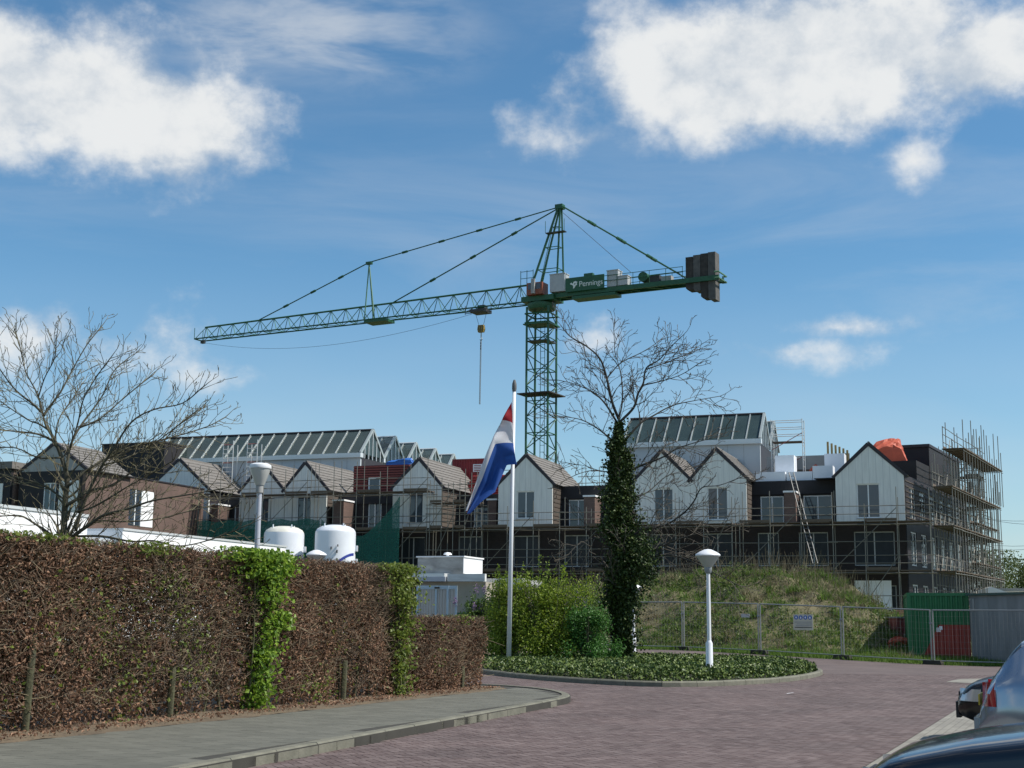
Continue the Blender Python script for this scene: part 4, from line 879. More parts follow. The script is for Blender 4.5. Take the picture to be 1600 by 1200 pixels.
# ---------------------------------------------------------------- tower crane
M_cg = mat('crane_green', (.012, .085, .035), .45, var=.25, scale=2)
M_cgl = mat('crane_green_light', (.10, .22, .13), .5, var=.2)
M_dark = mat('dark_steel', (.03, .03, .03), .5)
M_conc = mat('weathered_concrete', (.045, .040, .036), .9, var=.35, scale=2.5, bump=.3)
M_concl = mat('grey_concrete', (.10, .095, .09), .9, var=.3, scale=2.5, bump=.3)
M_cab = mat('cabinet_grey', (.42, .43, .43), .5, var=.08)
M_cabo = mat('cabin_orange', (.26, .075, .04), .5, var=.15)
def crane():
    r = thing('tower_crane', 'green tower crane with long lattice jib and concrete counterweights above the houses', 'crane', (2.5, 114, 0), -math.radians(28))
    # mast
    ang = math.radians(5); h = .98; cs = [Vector((math.cos(ang) * x - math.sin(ang) * y, math.sin(ang) * x + math.cos(ang) * y, 0)) for x, y in ((-h, -h), (h, -h), (h, h), (-h, h))]
    b = MB(); b.box((-1.8, -1.8, 0), (1.8, 1.8, .6)); b.build('mast_base', M_concl, r)
    mast = MB(); [mast.bar(c + Vector((0, 0, .61)), c + Vector((0, 0, 27.9)), .10, 6) for c in cs]; mast = mast.build('mast', M_cg, r)
    n = 20; dz = 27.2 / n
    for i in range(n):
        z0 = .7 + i * dz; z1 = z0 + dz
        for k in range(4):
            p, q = cs[k], cs[(k + 1) % 4]; (p, q) = (p, q) if (i + k) % 2 else (q, p)
            rod('lacing_bar', p + Vector((0, 0, z0)), q + Vector((0, 0, z1)), .042, M_cg, mast)
            if i % 2 == 0 or i > 17: rod('cross_bar', p + Vector((0, 0, z0)), q + Vector((0, 0, z0)), .045, M_cg, mast)
    for i in range(46): rod('ladder_rung', (-.2, .2, 1 + i * .58), (.2, .25, 1 + i * .58), .02, M_cg, mast)
    for x in (-.2, .2): rod('ladder_rail', (x, .22, .7), (x, .22, 27.6), .03, M_cg, mast)
    for z, w, m in ((20.3, 1.55, M_conc), (26.35, 1.2, M_cg), (24.9, .95, M_dark)):
        b = MB(); b.box((-w, -w, z), (w, w * .2, z + .09)); b.box((w * .2, w * .21, z), (w, w, z + .09)); b.build('platform', m, r)
    for z in (26.5, 27.3):
        for k in range(4): rod('collar_bar', cs[k] * 1.12 + Vector((0, 0, z)), cs[(k + 1) % 4] * 1.12 + Vector((0, 0, z)), .07, M_cg, mast)
    b = MB(); b.lathe([(1.15, 27.75), (1.25, 28.0), (1.25, 28.25), (.95, 28.3), (.95, 28.65)], 20); b.build('slewing_ring', M_cg, r, True)
    b = MB(); b.box((-1.5, -1.0, 28.4), (1.6, 1.0, 28.85)); b.build('turntable', M_cg, r)
    # jib
    zb, hw = 28.5, .62; x0, x1 = -1.3, -38.0
    def zt(x): return zb + 1.62 - .42 * (x0 - x) / (x0 - x1)
    jib = MB(); jib.bar((x0, 0, zt(x0)), (x1 + .7, 0, zt(x1)), .085, 6); jib = jib.build('jib', M_cg, r)
    for s in (-1, 1): rod('bottom_chord', (x0, s * hw, zb), (x1, s * hw, zb), .075, M_cg, jib)
    nb = 22; dx = (x1 - x0) / nb
    for i in range(nb):
        a = x0 + i * dx; c = a + dx
        for s in (-1, 1):
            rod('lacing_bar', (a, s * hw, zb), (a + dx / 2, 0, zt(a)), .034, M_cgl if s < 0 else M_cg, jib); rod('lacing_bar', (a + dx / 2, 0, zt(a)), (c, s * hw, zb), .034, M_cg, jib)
        rod('cross_bar', (c, -hw, zb), (c, hw, zb), .035, M_cg, jib); rod('floor_brace', (a, -hw if i % 2 else hw, zb), (c, hw if i % 2 else -hw, zb), .03, M_cg, jib)
    for s in (-1, 1): rod('tip_rail', (x1 - .1, s * hw, zb), (x1 - .1, s * hw, zb + 1.1), .03, M_cg, jib)
    rod('tip_bar', (x1 - .1, -hw, zb), (x1 - .1, hw, zb), .06, M_cg, jib); cube('tip_sheave', (x1 + .3, -.15, zb - .4), (x1 + .7, .15, zb - .08), M_dark, r)
    for s in (-1, 1): rod('pendant_strut', (-17.6 + s * .55, s * .0 - .3, 28.6), (-18.0, -.0, 34.0), .06, M_cgl, r); 
    rod('pendant_strut', (-17.7, .5, 28.6), (-18.0, 0, 34.0), .06, M_cgl, r)
    cube('strut_head', (-18.3, -.15, 33.9), (-17.7, .15, 34.15), M_cg, r)
    cube('work_basket', (-17.9, -.75, 28.2), (-15.5, .75, 28.42), M_cg, r)
    # cat head
    ap = Vector((1.7, 0, 36.7))
    for s in (-1, 1):
        rod('cathead_leg', (-.9, s * .85, 28.86), ap + Vector((-.1, s * .15, 0)), .10, M_cg, r); rod('cathead_leg', (1.75, s * .75, 28.86), ap + Vector((.1, s * .15, 0)), .085, M_cg, r)
    for t in (.3, .55, .78):
        A_ = [Vector((-.9, s * .85, 28.86)).lerp(ap, t) for s in (-1, 1)]; B_ = [Vector((1.75, s * .75, 28.86)).lerp(ap, t) for s in (-1, 1)]
        rod('cathead_tie', A_[0], A_[1], .04, M_cg, r); rod('cathead_tie', B_[0], B_[1], .04, M_cg, r); rod('cathead_tie', A_[0], B_[0], .035, M_cg, r); rod('cathead_tie', A_[1], B_[1], .035, M_cg, r)
    for i in range(16):
        p = Vector((-.35, .0, 29.0)).lerp(ap + Vector((-.3, 0, -1)), i / 16); rod('ladder_rung', p + Vector((0, -.2, 0)), p + Vector((0, .2, 0)), .02, M_cg, r)
    for s in (-.22, .22): rod('ladder_rail', (-.35, s, 28.9), (1.4, s, 36.2), .025, M_cg, r)
    b = MB(); b.box((1.35, -.3, 36.55), (2.05, .3, 36.95)); b.build('cathead_top', M_cg, r)
    cube('cathead_platform', (.7, -.8, 34.3), (2.5, -.3, 34.37), M_dark, r)
    for x in (.7, 2.5): rod('platform_rail', (x, -.8, 34.37), (x, -.8, 35.4), .025, M_cg, r)
    # ties
    def tie(p, q, rr=.05, joints=4):
        rod('tie_rod', p, q, rr, M_cg, r); p = Vector(p); q = Vector(q)
        for i in range(1, joints + 1):
            c = p.lerp(q, i / (joints + 1)); d = (q - p).normalized() * .28; rod('tie_joint', c - d, c + d, rr * 2.1, M_cg, r)
    tie((1.5, 0, 36.75), (-18.0, 0, 34.1), .055, 4); tie((-18.0, 0, 34.1), (-30.6, 0, zt(-30.6) + .05), .055, 3); tie((1.4, 0, 36.6), (-15.2, 0, zt(-15.2) + .05), .06, 3)
    for s in (-1, 1): tie((2.0, s * .15, 36.75), (12.9, s * .62, 29.35), .065, 3)
    rod('stay_rope', (2.0, 0, 36.2), (8.3, 0, 30.2), .02, M_dark, r)
    # counter jib
    cj = MB()
    for s in (-1, 1): cj.box((1.2, s * .62 - .09, 28.55), (16.2, s * .62 + .09, 28.95))
    cj = cj.build('counter_jib', M_cg, r)
    for i in range(11): x = 1.6 + i * 1.35; rod('cross_bar', (x, -.6, 28.62), (x + (.6 if i % 2 else 1.3), .6, 28.62), .05, M_cgl if i % 3 == 0 else M_cg, cj)
    cube('walkway', (1.4, -.5, 28.96), (12.9, .5, 28.99), M_cg, cj); cube('lower_plate', (3.2, -.72, 28.25), (7.2, .6, 28.5), M_cg, cj)
    for s in (-1, 1):
        for z in (29.5, 29.95): rod('guard_rail', (3.0 if s < 0 else 1.8, s * .72, z), (13.2, s * .72, z), .026, M_cg, cj)
        for i in range(8): x = 3 + i * 1.45; rod('rail_post', (x, s * .72, 28.9), (x, s * .72, 29.95), .026, M_cg, cj)
    # end frame round the counterweight
    for s in (-1, 1):
        for z in (28.65, 29.15): rod('end_frame_bar', (15.95, s * .95, z), (16.35, s * .95, z), .07, M_cgl, cj)
    for z in (28.65, 29.15): rod('end_frame_bar', (16.3, -.95, z), (16.3, .95, z), .07, M_cgl, cj)
    for x, w, z0, z1, m in ((13.35, .62, 28.0, 30.75, M_conc), (14.0, .6, 27.85, 30.85, M_concl), (14.63, .6, 27.2, 30.9, M_conc), (15.26, .62, 27.0, 30.95, M_concl)):
        b = MB(); b.prism([(x, -.5, z0 + .15), (x + .15, -.5, z0), (x + w, -.5, z0), (x + w, -.5, z1), (x, -.5, z1)], (0, 1.0, 0)); b.build('counterweight', m, r)
    # machinery
    def cabinet(x0, x1, z1, m, y0=-.62, y1=.3): 
        o = MB().box((x0, y0, 29.0), (x1, y1, z1)).build('control_cabinet', m, r); cube('cabinet_lid', (x0 - .04, y0 - .04, z1 + .002), (x1 + .04, y1 + .04, z1 + .07), m, o)
    cabinet(1.25, 2.65, 30.5, M_cab, -1.0, -.1); cabinet(6.4, 7.4, 30.35, M_cab); cabinet(7.45, 8.3, 29.75, M_cab, -.7, .1)
    b = MB(); b.tube([(9.6, -.55, 29.55), (9.6, .55, 29.55)], .42, 14); b.build('winch_drum', M_cg, r, True); cube('winch_motor', (10.1, -.4, 29.0), (11.0, .3, 29.6), M_dark, r); cube('winch_motor', (11.15, -.3, 29.0), (12.0, .3, 29.45), M_gray, r)
    c = MB().box((-.75, -1.45, 28.86), (.75, -.3, 29.9)).build('cabin', M_cabo, r); cube('cabin_window', (-.6, -1.475, 29.3), (.6, -1.453, 29.8), M_glass, c); cube('cabin_window', (-.775, -1.3, 29.2), (-.753, -.4, 29.8), M_glass, c); cube('motor_cover', (-.2, -1.7, 28.9), (.1, -1.46, 30.2), M_gray, c)
    for x in (-1.6, -1.0, -.4): rod('cage_post', (x, -.9, 28.9), (x, -.9, 31.2), .03, M_cg, r)
    for z in (29.9, 30.5, 31.1): rod('cage_rail', (-1.6, -.9, z), (-.4, -.9, z), .025, M_cg, r)
    # sign
    sg = MB().box((2.72, -.98, 28.85), (6.3, -.90, 30.05)).build('sign_board', M_cg, r); cube('sign_top_box', (4.4, -.9, 30.06), (5.2, -.5, 30.3), M_cg, r)
    cu = bpy.data.curves.new('lettering', 'FONT'); cu.body = 'Pennings'; cu.size = .86; cu.extrude = .004; cu.space_character = .96; to = bpy.data.objects.new('tmp_text', cu); COL.objects.link(to)
    dg = bpy.context.evaluated_depsgraph_get(); me = bpy.data.meshes.new_from_object(to.evaluated_get(dg)); bpy.data.objects.remove(to)
    ML = mat('lettering_white', (.72, .74, .70), .6); me.materials.clear(); me.materials.append(ML)
    xs = [v.co.x for v in me.vertices]; w = max(xs) - min(xs)
    t = obj('lettering', me, sg); t.rotation_euler = (math.pi / 2, 0, 0); t.location = (3.98, -.987, 29.2); t.scale = (2.15 / w,) * 2 + (1,)
    b = MB(); P_ = [(3.15, 29.55), (3.3, 29.62), (3.42, 29.5), (3.5, 29.68), (3.68, 29.72), (3.86, 29.62), (3.78, 29.5), (3.84, 29.38), (3.68, 29.32), (3.56, 29.12), (3.44, 29.08), (3.46, 29.3), (3.36, 29.42), (3.22, 29.45)]
    b.prism([(x, -.985, z) for x, z in P_], (0, -.006, 0)); b.build('bird_emblem', ML, sg)
    b = MB(); b.prism([(x, -.993, z) for x, z in ((3.55, 29.55), (3.72, 29.5), (3.58, 29.38))], (0, -.004, 0)); b.build('emblem_cut', M_cg, sg)
    # trolley, ropes, hook
    tr = MB().box((-6.8, -.7, 28.1), (-5.3, .7, 28.35)).build('trolley', M_dark, r); cube('trolley_winch', (-6.2, -.3, 28.36), (-5.5, .3, 28.75), M_dark, tr)
    for x in (-7.2, -4.6): rod('trolley_post', (x, -.7, 27.9), (x, -.7, 28.7), .03, M_dark, tr)
    rod('trolley_rail', (-7.2, -.7, 28.0), (-4.6, -.7, 28.0), .03, M_dark, tr)
    for s in (-1, 1): rod('hoist_rope', (-6 + s * .55, 0, 28.1), (-5.95 + s * .2, 0, 26.9), .018, M_dark, r)
    M_hook = mat('hook_block_yellow', (.30, .20, .03), .5, var=.5, scale=9)
    hb = MB().prism([(-6.2, -.14, 26.35), (-5.7, -.14, 26.35), (-5.62, -.14, 26.6), (-5.68, -.14, 27.0), (-6.22, -.14, 27.0), (-6.28, -.14, 26.6)], (0, .28, 0)).build('hook_block', M_hook, r)
    for i in range(3): cube('warning_stripe', (-6.15 + i * .17, -.15, 26.4), (-6.08 + i * .17, -.142, 26.95), M_dark, hb)
    b = MB(); b.tube([(-5.95, 0, 26.35), (-5.95, 0, 25.9), (-5.85, 0, 25.75), (-5.95, 0, 25.6), (-6.05, 0, 25.72)], .05, 6); b.build('hook', M_steel, r)
    for z in (25.4, 25.15, 24.9): b = MB(); b.lathe([(.03, -.1), (.07, -.04), (.07, .04), (.03, .1)], 6, (-5.97, 0, z)); b.build('chain_link', M_dark, r)
    for dx_ in (-.035, .045): rod('lifting_chain', (-5.97 + dx_, 0, 25.6), (-6.0 + dx_, 0, 19.95), .028, M_steel, r)
    b = MB(); p = [Vector((-37.5 + 30.6 * t, 0, 28.2 - .1 * t - 4 * 1.75 * t * (1 - t) * (1 - .25 * t))) for t in [i / 24 for i in range(25)]]; b.tube(p, .016, 4); b.build('sagging_cable', M_dark, r)
crane()

# ---------------------------------------------------------------- trees
def limb_tree(name, label, Y, limbs, rootpx, rscale, barkc, twigc, seed, lens, levels=3, minr=.0045, up=.10, droop=0.0, spread=.09, start=.18, step=.34):
    rng = random.Random(seed); base = At(*rootpx, Y); base.z = gz(base.x, base.y); root = thing(name, label, 'tree', tuple(base))
    SP, SQ, SR, SR2 = [], [], [], []
    def grow(p, d, L, r, lvl):
        k = max(3, int(L / .17)); k = min(k, 8); pts = [p.copy()]; dd = d.normalized()
        for i in range(k):
            dd = (dd + Vector((rng.gauss(0, .16), rng.gauss(0, .16), rng.gauss(0, .13) + up - droop))).normalized(); q = pts[-1] + dd * (L / k); r0 = max(minr, r * (1 - .75 * i / k)); r1 = max(minr * .8, r * (1 - .75 * (i + 1) / k))
            SP.append(pts[-1]); SQ.append(q); SR.append(r0); SR2.append(r1); pts.append(q)
            if lvl < levels and i > 0 and rng.random() < (.92 if lvl < 2 else .8):
                ax = dd.orthogonal().normalized(); ax.rotate(Matrix.Rotation(rng.uniform(0, 6.283), 3, dd)); cdir = dd.copy(); cdir.rotate(Matrix.Rotation(rng.uniform(.45, .95), 3, ax)); cdir.z += up
                grow(q, cdir, L * rng.uniform(.38, .62) * (1 - .4 * i / k), max(minr, r1 * .7), lvl + 1)
    for li, (pix, r0, dY) in enumerate(limbs):
        n = len(pix); pts = []
        for i, (x, y) in enumerate(pix): pts.append(At(x, y, Y + dY * (i / (n - 1)) ** 1.3 + rng.uniform(-.06, .06) * (i > 0)) - base)
        cv = smooth_open(pts, 5); m = len(cv); rad = [max(.012, r0 * rscale * (1 - .82 * i / (m - 1))) for i in range(m)]
        b = MB(); b.tube(cv, rad, 8 if r0 > 3 else 6); b.build('trunk' if li == 0 else 'limb', barkc, root, 'all')
        acc = 0
        for i in range(1, m):
            acc += (cv[i] - cv[i - 1]).length; fr = i / (m - 1)
            while acc > step and fr > start:
                acc -= step; t = (cv[i] - cv[i - 1]).normalized(); ax = t.orthogonal().normalized(); ax.rotate(Matrix.Rotation(rng.uniform(0, 6.283), 3, t)); d = t.copy(); d.rotate(Matrix.Rotation(rng.uniform(.5, 1.1), 3, ax)); d.z += up
                grow(cv[i], d, lens * rng.uniform(.5, 1.1) * (1 - .45 * fr), max(minr * 1.5, rad[i] * .5), 1)
        grow(cv[-1], cv[-1] - cv[-2], lens * .4, rad[-1], 1)
    obj('twigs', stick_mesh('twigs', SP, SQ, SR, twigc, SR2), root, kind='stuff')
    return root
M_barkL = mat('olive_bark', (.075, .068, .045), .9, var=.35, scale=6, bump=.5, bscale=25)
M_twigL = mat('khaki_twig', (.085, .07, .048), .85, island=1, col2=(.18, .16, .085))
M_barkR = mat('dark_bark', (.045, .042, .036), .9, var=.3, scale=6, bump=.5, bscale=25)
M_twigR = mat('dark_twig', (.05, .042, .036), .85, island=1, col2=(.11, .095, .07))
LT = [([(112, 960), (103, 860), (100, 830), (102, 780), (105, 750), (97, 717), (85, 687), (72, 665), (66, 645)], 11, 0),
      ([(66, 645), (50, 630), (25, 610), (0, 577), (-18, 545)], 3.4, -.8), ([(68, 650), (78, 635), (95, 612), (112, 580), (135, 540), (157, 512)], 3.6, .6),
      ([(104, 735), (110, 697), (125, 667), (145, 640), (160, 618), (178, 580), (200, 560)], 3.8, 1.2), ([(66, 645), (58, 615), (40, 580), (32, 545), (25, 520)], 2.6, .5),
      ([(110, 842), (125, 830), (140, 820), (162, 805), (200, 795), (240, 782), (300, 772), (355, 762)], 5.5, -1.0), ([(103, 790), (120, 780), (140, 767), (175, 758), (212, 732), (250, 697), (272, 670), (300, 650)], 4.6, .8),
      ([(118, 830), (128, 795), (145, 755), (160, 727), (175, 705), (205, 660), (240, 640), (285, 630), (318, 604)], 4.6, -.7), ([(106, 760), (140, 732), (195, 702), (250, 688), (287, 678), (325, 666), (352, 652)], 3.6, 1.5),
      ([(85, 690), (65, 680), (45, 676), (0, 671), (-25, 660)], 3.4, -.6), ([(76, 672), (60, 662), (42, 655), (0, 626), (-20, 605)], 2.8, 1.2), ([(88, 845), (75, 832), (57, 820), (32, 806), (0, 806), (-25, 800)], 4.2, -.6),
      ([(120, 838), (160, 838), (205, 846), (240, 845), (275, 853), (312, 848), (360, 832), (382, 822)], 3.2, -1.2), ([(100, 780), (70, 760), (35, 748), (0, 740), (-20, 730)], 3.0, .8), ([(110, 700), (122, 660), (130, 625), (150, 590), (172, 560)], 2.6, -.9), ([(125, 668), (155, 655), (190, 625), (220, 600), (240, 585)], 2.4, .6), ([(160, 727), (200, 715), (245, 690), (290, 655), (310, 640)], 2.4, .5), ([(60, 620), (70, 590), (85, 560), (88, 530)], 2.0, -.5), ([(110, 840), (150, 815), (190, 815), (240, 812), (290, 800), (330, 790)], 3.0, .6), ([(95, 715), (60, 715), (25, 700), (-10, 700)], 2.6, .4), ([(85, 690), (92, 655), (112, 625), (128, 600)], 2.2, .9), ([(120, 800), (150, 790), (200, 760), (240, 738), (270, 720)], 3.0, -1.4)]
limb_tree('bare_tree', 'low spreading bare tree with olive twigs rising behind the hedge', 28, LT, (112, 990), 1 / 76 * .62, M_barkL, M_twigL, 5, .98, up=.10, minr=.0062, step=.115, start=.10)
RT = [([(972, 1030), (970, 900), (968, 760), (966, 690), (967, 652)], 13, 0), ([(967, 655), (957, 630), (947, 587), (937, 560), (915, 540), (890, 525), (876, 508)], 6, -1.2), ([(949, 590), (970, 567), (1000, 552), (1020, 540), (1035, 528)], 3, .9),
      ([(968, 660), (990, 637), (997, 615), (1005, 600), (1010, 575), (1030, 562), (1050, 540), (1067, 524)], 5.5, -.8), ([(1010, 577), (1045, 565), (1075, 552), (1088, 543)], 2.6, 1.0), ([(1004, 602), (1035, 595), (1065, 585), (1092, 568)], 2.8, -1.0), ([(967, 655), (972, 630), (972, 600), (968, 575), (960, 545), (966, 522)], 3.6, 1.6),
      ([(975, 690), (1000, 662), (1020, 650), (1050, 634), (1085, 626), (1125, 619)], 4.6, .6), ([(964, 660), (945, 630), (925, 612), (897, 600), (873, 594)], 4.4, 1.0), ([(960, 690), (930, 667), (905, 655), (873, 650)], 3.6, -1.2), ([(962, 740), (930, 735), (905, 740), (880, 752)], 2.6, -1.4),
      ([(975, 740), (1000, 728), (1022, 720), (1040, 712), (1060, 700), (1092, 690), (1115, 684)], 5, -1.2), ([(985, 840), (1007, 826), (1040, 820), (1070, 800), (1085, 782), (1097, 762), (1125, 758), (1162, 744)], 5, -1.6), ([(985, 880), (1030, 856), (1062, 842), (1100, 832), (1140, 830)], 4.2, -.9),
      ([(985, 880), (1040, 867), (1087, 880), (1125, 900), (1155, 915)], 4, -1.8), ([(975, 780), (1010, 770), (1040, 745), (1070, 735), (1110, 722)], 3, 1.4), ([(960, 850), (935, 840), (905, 850), (885, 870)], 2.6, -1.2)]
iv = limb_tree('ivy_clad_tree', 'bare crowned tree with its trunk wrapped in dark ivy on the island', 44, RT, (972, 1042), 1 / 48 * .40, M_barkR, M_twigR, 9, 1.5, minr=.0095, up=.035, step=.23, start=.16)
M_ivy = mat('ivy_leaf', (.014, .030, .006), .5, island=1, col2=(.07, .105, .022), spec=.3)
prof = [(1040, 22, 971), (1000, 19, 972), (950, 22, 972), (900, 27, 974), (850, 28, 972), (800, 27, 969), (760, 22, 966), (720, 17, 966), (690, 11, 966), (655, 6, 967)]
n = 17000; yy = RNG.uniform(660, 1040, n); pr = prof[::-1]
hwid = np.interp(yy, [p[0] for p in pr], [p[1] for p in pr]) / 48 * .70; cx = np.interp(yy, [p[0] for p in pr], [p[2] for p in pr]); th = RNG.uniform(0, 2 * math.pi, n)
hwid = hwid * (1 + .16 * np.sin(yy * .07 + th * 2) + .14 * np.sin(yy * .17 - th * 3) + .1 * np.sin(yy * .31 + th * 5) + RNG.normal(0, .08, n)); rr = hwid * np.sqrt(RNG.uniform(.45, 1.0, n))
b0 = np.array(iv.location); pp = np.array([At(float(x), float(y), 44) for x, y in zip(cx, yy)]) - b0; pp[:, 0] += rr * np.cos(th); pp[:, 1] += rr * np.sin(th)
ex_ = np.array([At(1007 + RNG.normal(0, 11), 880 + RNG.normal(0, 24), 43.4 + RNG.normal(0, .3)) for _ in range(1500)]) - b0
cl_ = []
for _ in range(80):
    yc = RNG.uniform(675, 1010); hw_ = float(np.interp(yc, [p[0] for p in pr], [p[1] for p in pr])) / 48; tc_ = RNG.uniform(0, 6.283); c_ = np.array(At(float(np.interp(yc, [p[0] for p in pr], [p[2] for p in pr])), yc, 44)) - b0; rc_ = hw_ * RNG.uniform(.5, 1.08)
    cl_.append(c_ + np.array([rc_ * math.cos(tc_), rc_ * math.sin(tc_), 0]) + RNG.normal(size=(130, 3)) * RNG.uniform(.07, .2) * [1, 1, 1.2])
pp = np.concatenate([pp, ex_] + cl_); obj('ivy', leaf_mesh('ivy', pp, RNG.uniform(.065, .12, len(pp)), M_ivy, RNG, bias=np.array([0, 0, -.5]), aspect=.85), iv, kind='stuff')

# ---------------------------------------------------------------- shrubs on the island
def shrub(name, label, px, Y, hw, ytop, m, nl, size, seed, nstem=14, extra=None, shoots=10, flowers=None, nd=.8):
    rng = np.random.default_rng(seed); rn = random.Random(seed); b = At(px, 968, Y); zt = At(px, ytop, Y).z; root = thing(name, label, 'shrub', (b.x, b.y, .15))
    w = hw * Y / F; P_ = []
    cl = [(rng.normal(0, .42), rng.normal(0, .42), rng.uniform(.15, .95)) for _ in range(46)]
    for x, y, z in cl:
        k = nl // 46; env = math.sqrt(max(.08, 1 - (max(0, z - .35) / .7) ** 2)); c = np.array([x * w * env * 1.25, y * w * nd * env, z * zt * .92]); P_.append(c + rng.normal(0, 1, (k, 3)) * [w * .17, w * .17, zt * .085])
    for i in range(shoots):
        x = rng.normal(0, .55) * w; y = rng.normal(0, .4) * w; z0 = zt * rng.uniform(.55, .85); z1 = zt * rng.uniform(.98, 1.22); k = 46; t = rng.uniform(0, 1, k); P_.append(np.column_stack([x + t * rng.uniform(-.3, .3) + rng.normal(0, .035, k), y + rng.normal(0, .035, k), z0 + (z1 - z0) * t]))
        bb = MB(); bb.tube([(x * .6, y * .6, zt * .25), (x, y, z0), (x + .05, y, z1)], [.014, .01, .004], 5); bb.build('shoot', M_stem, root)
    P_ = np.concatenate(P_); P_[:, 2] = np.maximum(P_[:, 2], .1)
    obj('leaves', leaf_mesh('leaves', P_, rng.uniform(size * .7, size * 1.4, len(P_)), m, rng, bias=np.array([.1, 0, -.2]), aspect=.7), root, kind='stuff')
    for i in range(nstem):
        a = rn.uniform(0, 6.28); rr_ = rn.uniform(.2, .7) * w; bb = MB(); bb.tube([(math.cos(a) * .15, math.sin(a) * .15, 0), (math.cos(a) * rr_ * .6, math.sin(a) * rr_ * .6, zt * .5), (math.cos(a) * rr_, math.sin(a) * rr_, zt * .85)], [.025, .017, .007], 5); bb.build('stem', M_stem, root)
    if flowers:
        Q = np.concatenate([np.array([rng.normal(0, .6) * w, rng.normal(-.1, .3) * w, zt * rng.uniform(.82, 1.02)]) + rng.normal(0, 1, (60, 3)) * [.05, .05, .09] for _ in range(flowers)])
        obj('flower_heads', leaf_mesh('flower_heads', Q, .05, mat('lilac_flower', (.20, .10, .24), .7, island=1, col2=(.36, .24, .40)), rng), root, kind='stuff')
    return root
M_yg = mat('yellow_green_leaf', (.12, .19, .014), .5, island=1, col2=(.34, .43, .055), transl=.5)
M_mg = mat('mid_green_leaf', (.045, .13, .022), .5, island=1, col2=(.11, .26, .05), transl=.4)
M_lg = mat('lilac_leaf', (.045, .09, .018), .5, island=1, col2=(.12, .20, .04), transl=.4)
shrub('flowering_shrub', 'dark green lilac shrub at the shed side of the flagpole', 752, 46.5, 30, 940, M_lg, 6000, .08, 36, flowers=6, shoots=4)
shrub('flowering_shrub', 'lilac shrub with purple heads behind the flagpole', 800, 47.5, 60, 930, M_lg, 9000, .08, 31, flowers=16, shoots=4)
shrub('flowering_shrub', 'lilac shrub with purple heads near the ivy clad trunk', 905, 47.8, 45, 935, M_lg, 4500, .08, 32, flowers=12, shoots=3)
shrub('yellow_green_shrub', 'wide yellow green leafy shrub right of the flagpole', 848, 43.2, 66, 902, M_yg, 17000, .07, 33, shoots=13)
shrub('yellow_green_shrub', 'yellow green leafy shrub around the foot of the flagpole', 790, 43.8, 42, 912, M_yg, 9000, .07, 34, shoots=9)
shrub('round_green_shrub', 'round mid green shrub between yellow shrub and ivy trunk', 918, 42.6, 38, 958, M_mg, 8000, .07, 35, shoots=0)

# ---------------------------------------------------------------- lamps, flag
M_lw = mat('lamp_white_paint', (.74, .75, .77), .35, var=.05); M_shade = mat('lamp_shade', (.62, .63, .60), .35, var=.04, transl=.3)
def lamp(label, x, Y, ytop, yb=None):
    b0_ = At(x, 968, Y); H = At(x, ytop, Y).z; g = gz(b0_.x, b0_.y) ; H -= g; r = thing('street_lamp', label, 'street lamp', (b0_.x, b0_.y, g), 0, 'white mushroom lamps')
    MB().lathe([(.10, 0), (.10, .05), (.095, .06), (.09, .95), (.055, 1.02)], 14).build('base_sleeve', M_lw, r, True); MB().lathe([(.055, 1.015), (.05, H - .62)], 12).build('pole', M_lw, r, True)
    MB().lathe([(.06, H - .63), (.085, H - .60), (.10, H - .5), (.10, H - .47)], 14).build('collar', mat('lamp_collar', (.25, .27, .28), .5), r, True)
    MB().lathe([(.10, H - .468), (.17, H - .38), (.30, H - .19)], 20).build('shade', M_shade, r, True)
    MB().lathe([(.315, H - .188), (.33, H - .16), (.315, H - .13), (.22, H - .07), (.09, H - .01), (.02, H)], 20).build('cap', M_lw, r, True); return r
lamp('white mushroom lamp standing in the ivy of the traffic island', 1107.5, 35.5, 858)
lamp('white mushroom lamp half hidden behind the ivy clad trunk', 990, 52, 912)
lamp('white mushroom lamp cap peeping over the hedge before the tank', 491, 43, 859)
b0_ = At(397, 968, 36); H = At(401, 723, 36).z; r = thing('parking_lamp', 'tall grey lamp post with inverted cone head rising behind the hedge', 'street lamp', (b0_.x, b0_.y, 0))
M_lgp = mat('grey_post', (.45, .47, .52), .4, var=.08)
MB().lathe([(.085, 0), (.08, 1.0), (.068, H - .75)], 12).build('pole', M_lgp, r, True); MB().lathe([(.10, H - .80), (.10, H - .60)], 12).build('collar', M_gray, r, True)
b = MB(); b.lathe([(.12, H - .598), (.19, H - .42), (.25, H - .25), (.265, H - .16)], 20, (.0, 0, 0)); b.build('glass_bowl', M_shade, r, True); MB().lathe([(.285, H - .158), (.295, H - .12), (.28, H - .06), (.2, H - .02), (.05, H)], 20).build('cap', M_lw, r, True)
fb = At(795, 1008, 42); ft = At(803.5, 612, 42); r = thing('flagpole', 'tall white flagpole standing among the shrubs', 'flagpole', (fb.x, fb.y, .15)); d = Vector((ft.x - fb.x, ft.y - fb.y, ft.z - .15))
b = MB(); b.tube([(0, 0, 0), d * .5, d], [.075, .065, .055], 12); b.build('pole', M_lw, r, 'all'); b = MB(); b.tube([d, d * 1.012, d * 1.03, d * 1.045], [.06, .075, .07, .03], 10); b.build('pole_cap', mat('cap_grey', (.12, .12, .12), .6), r, True)
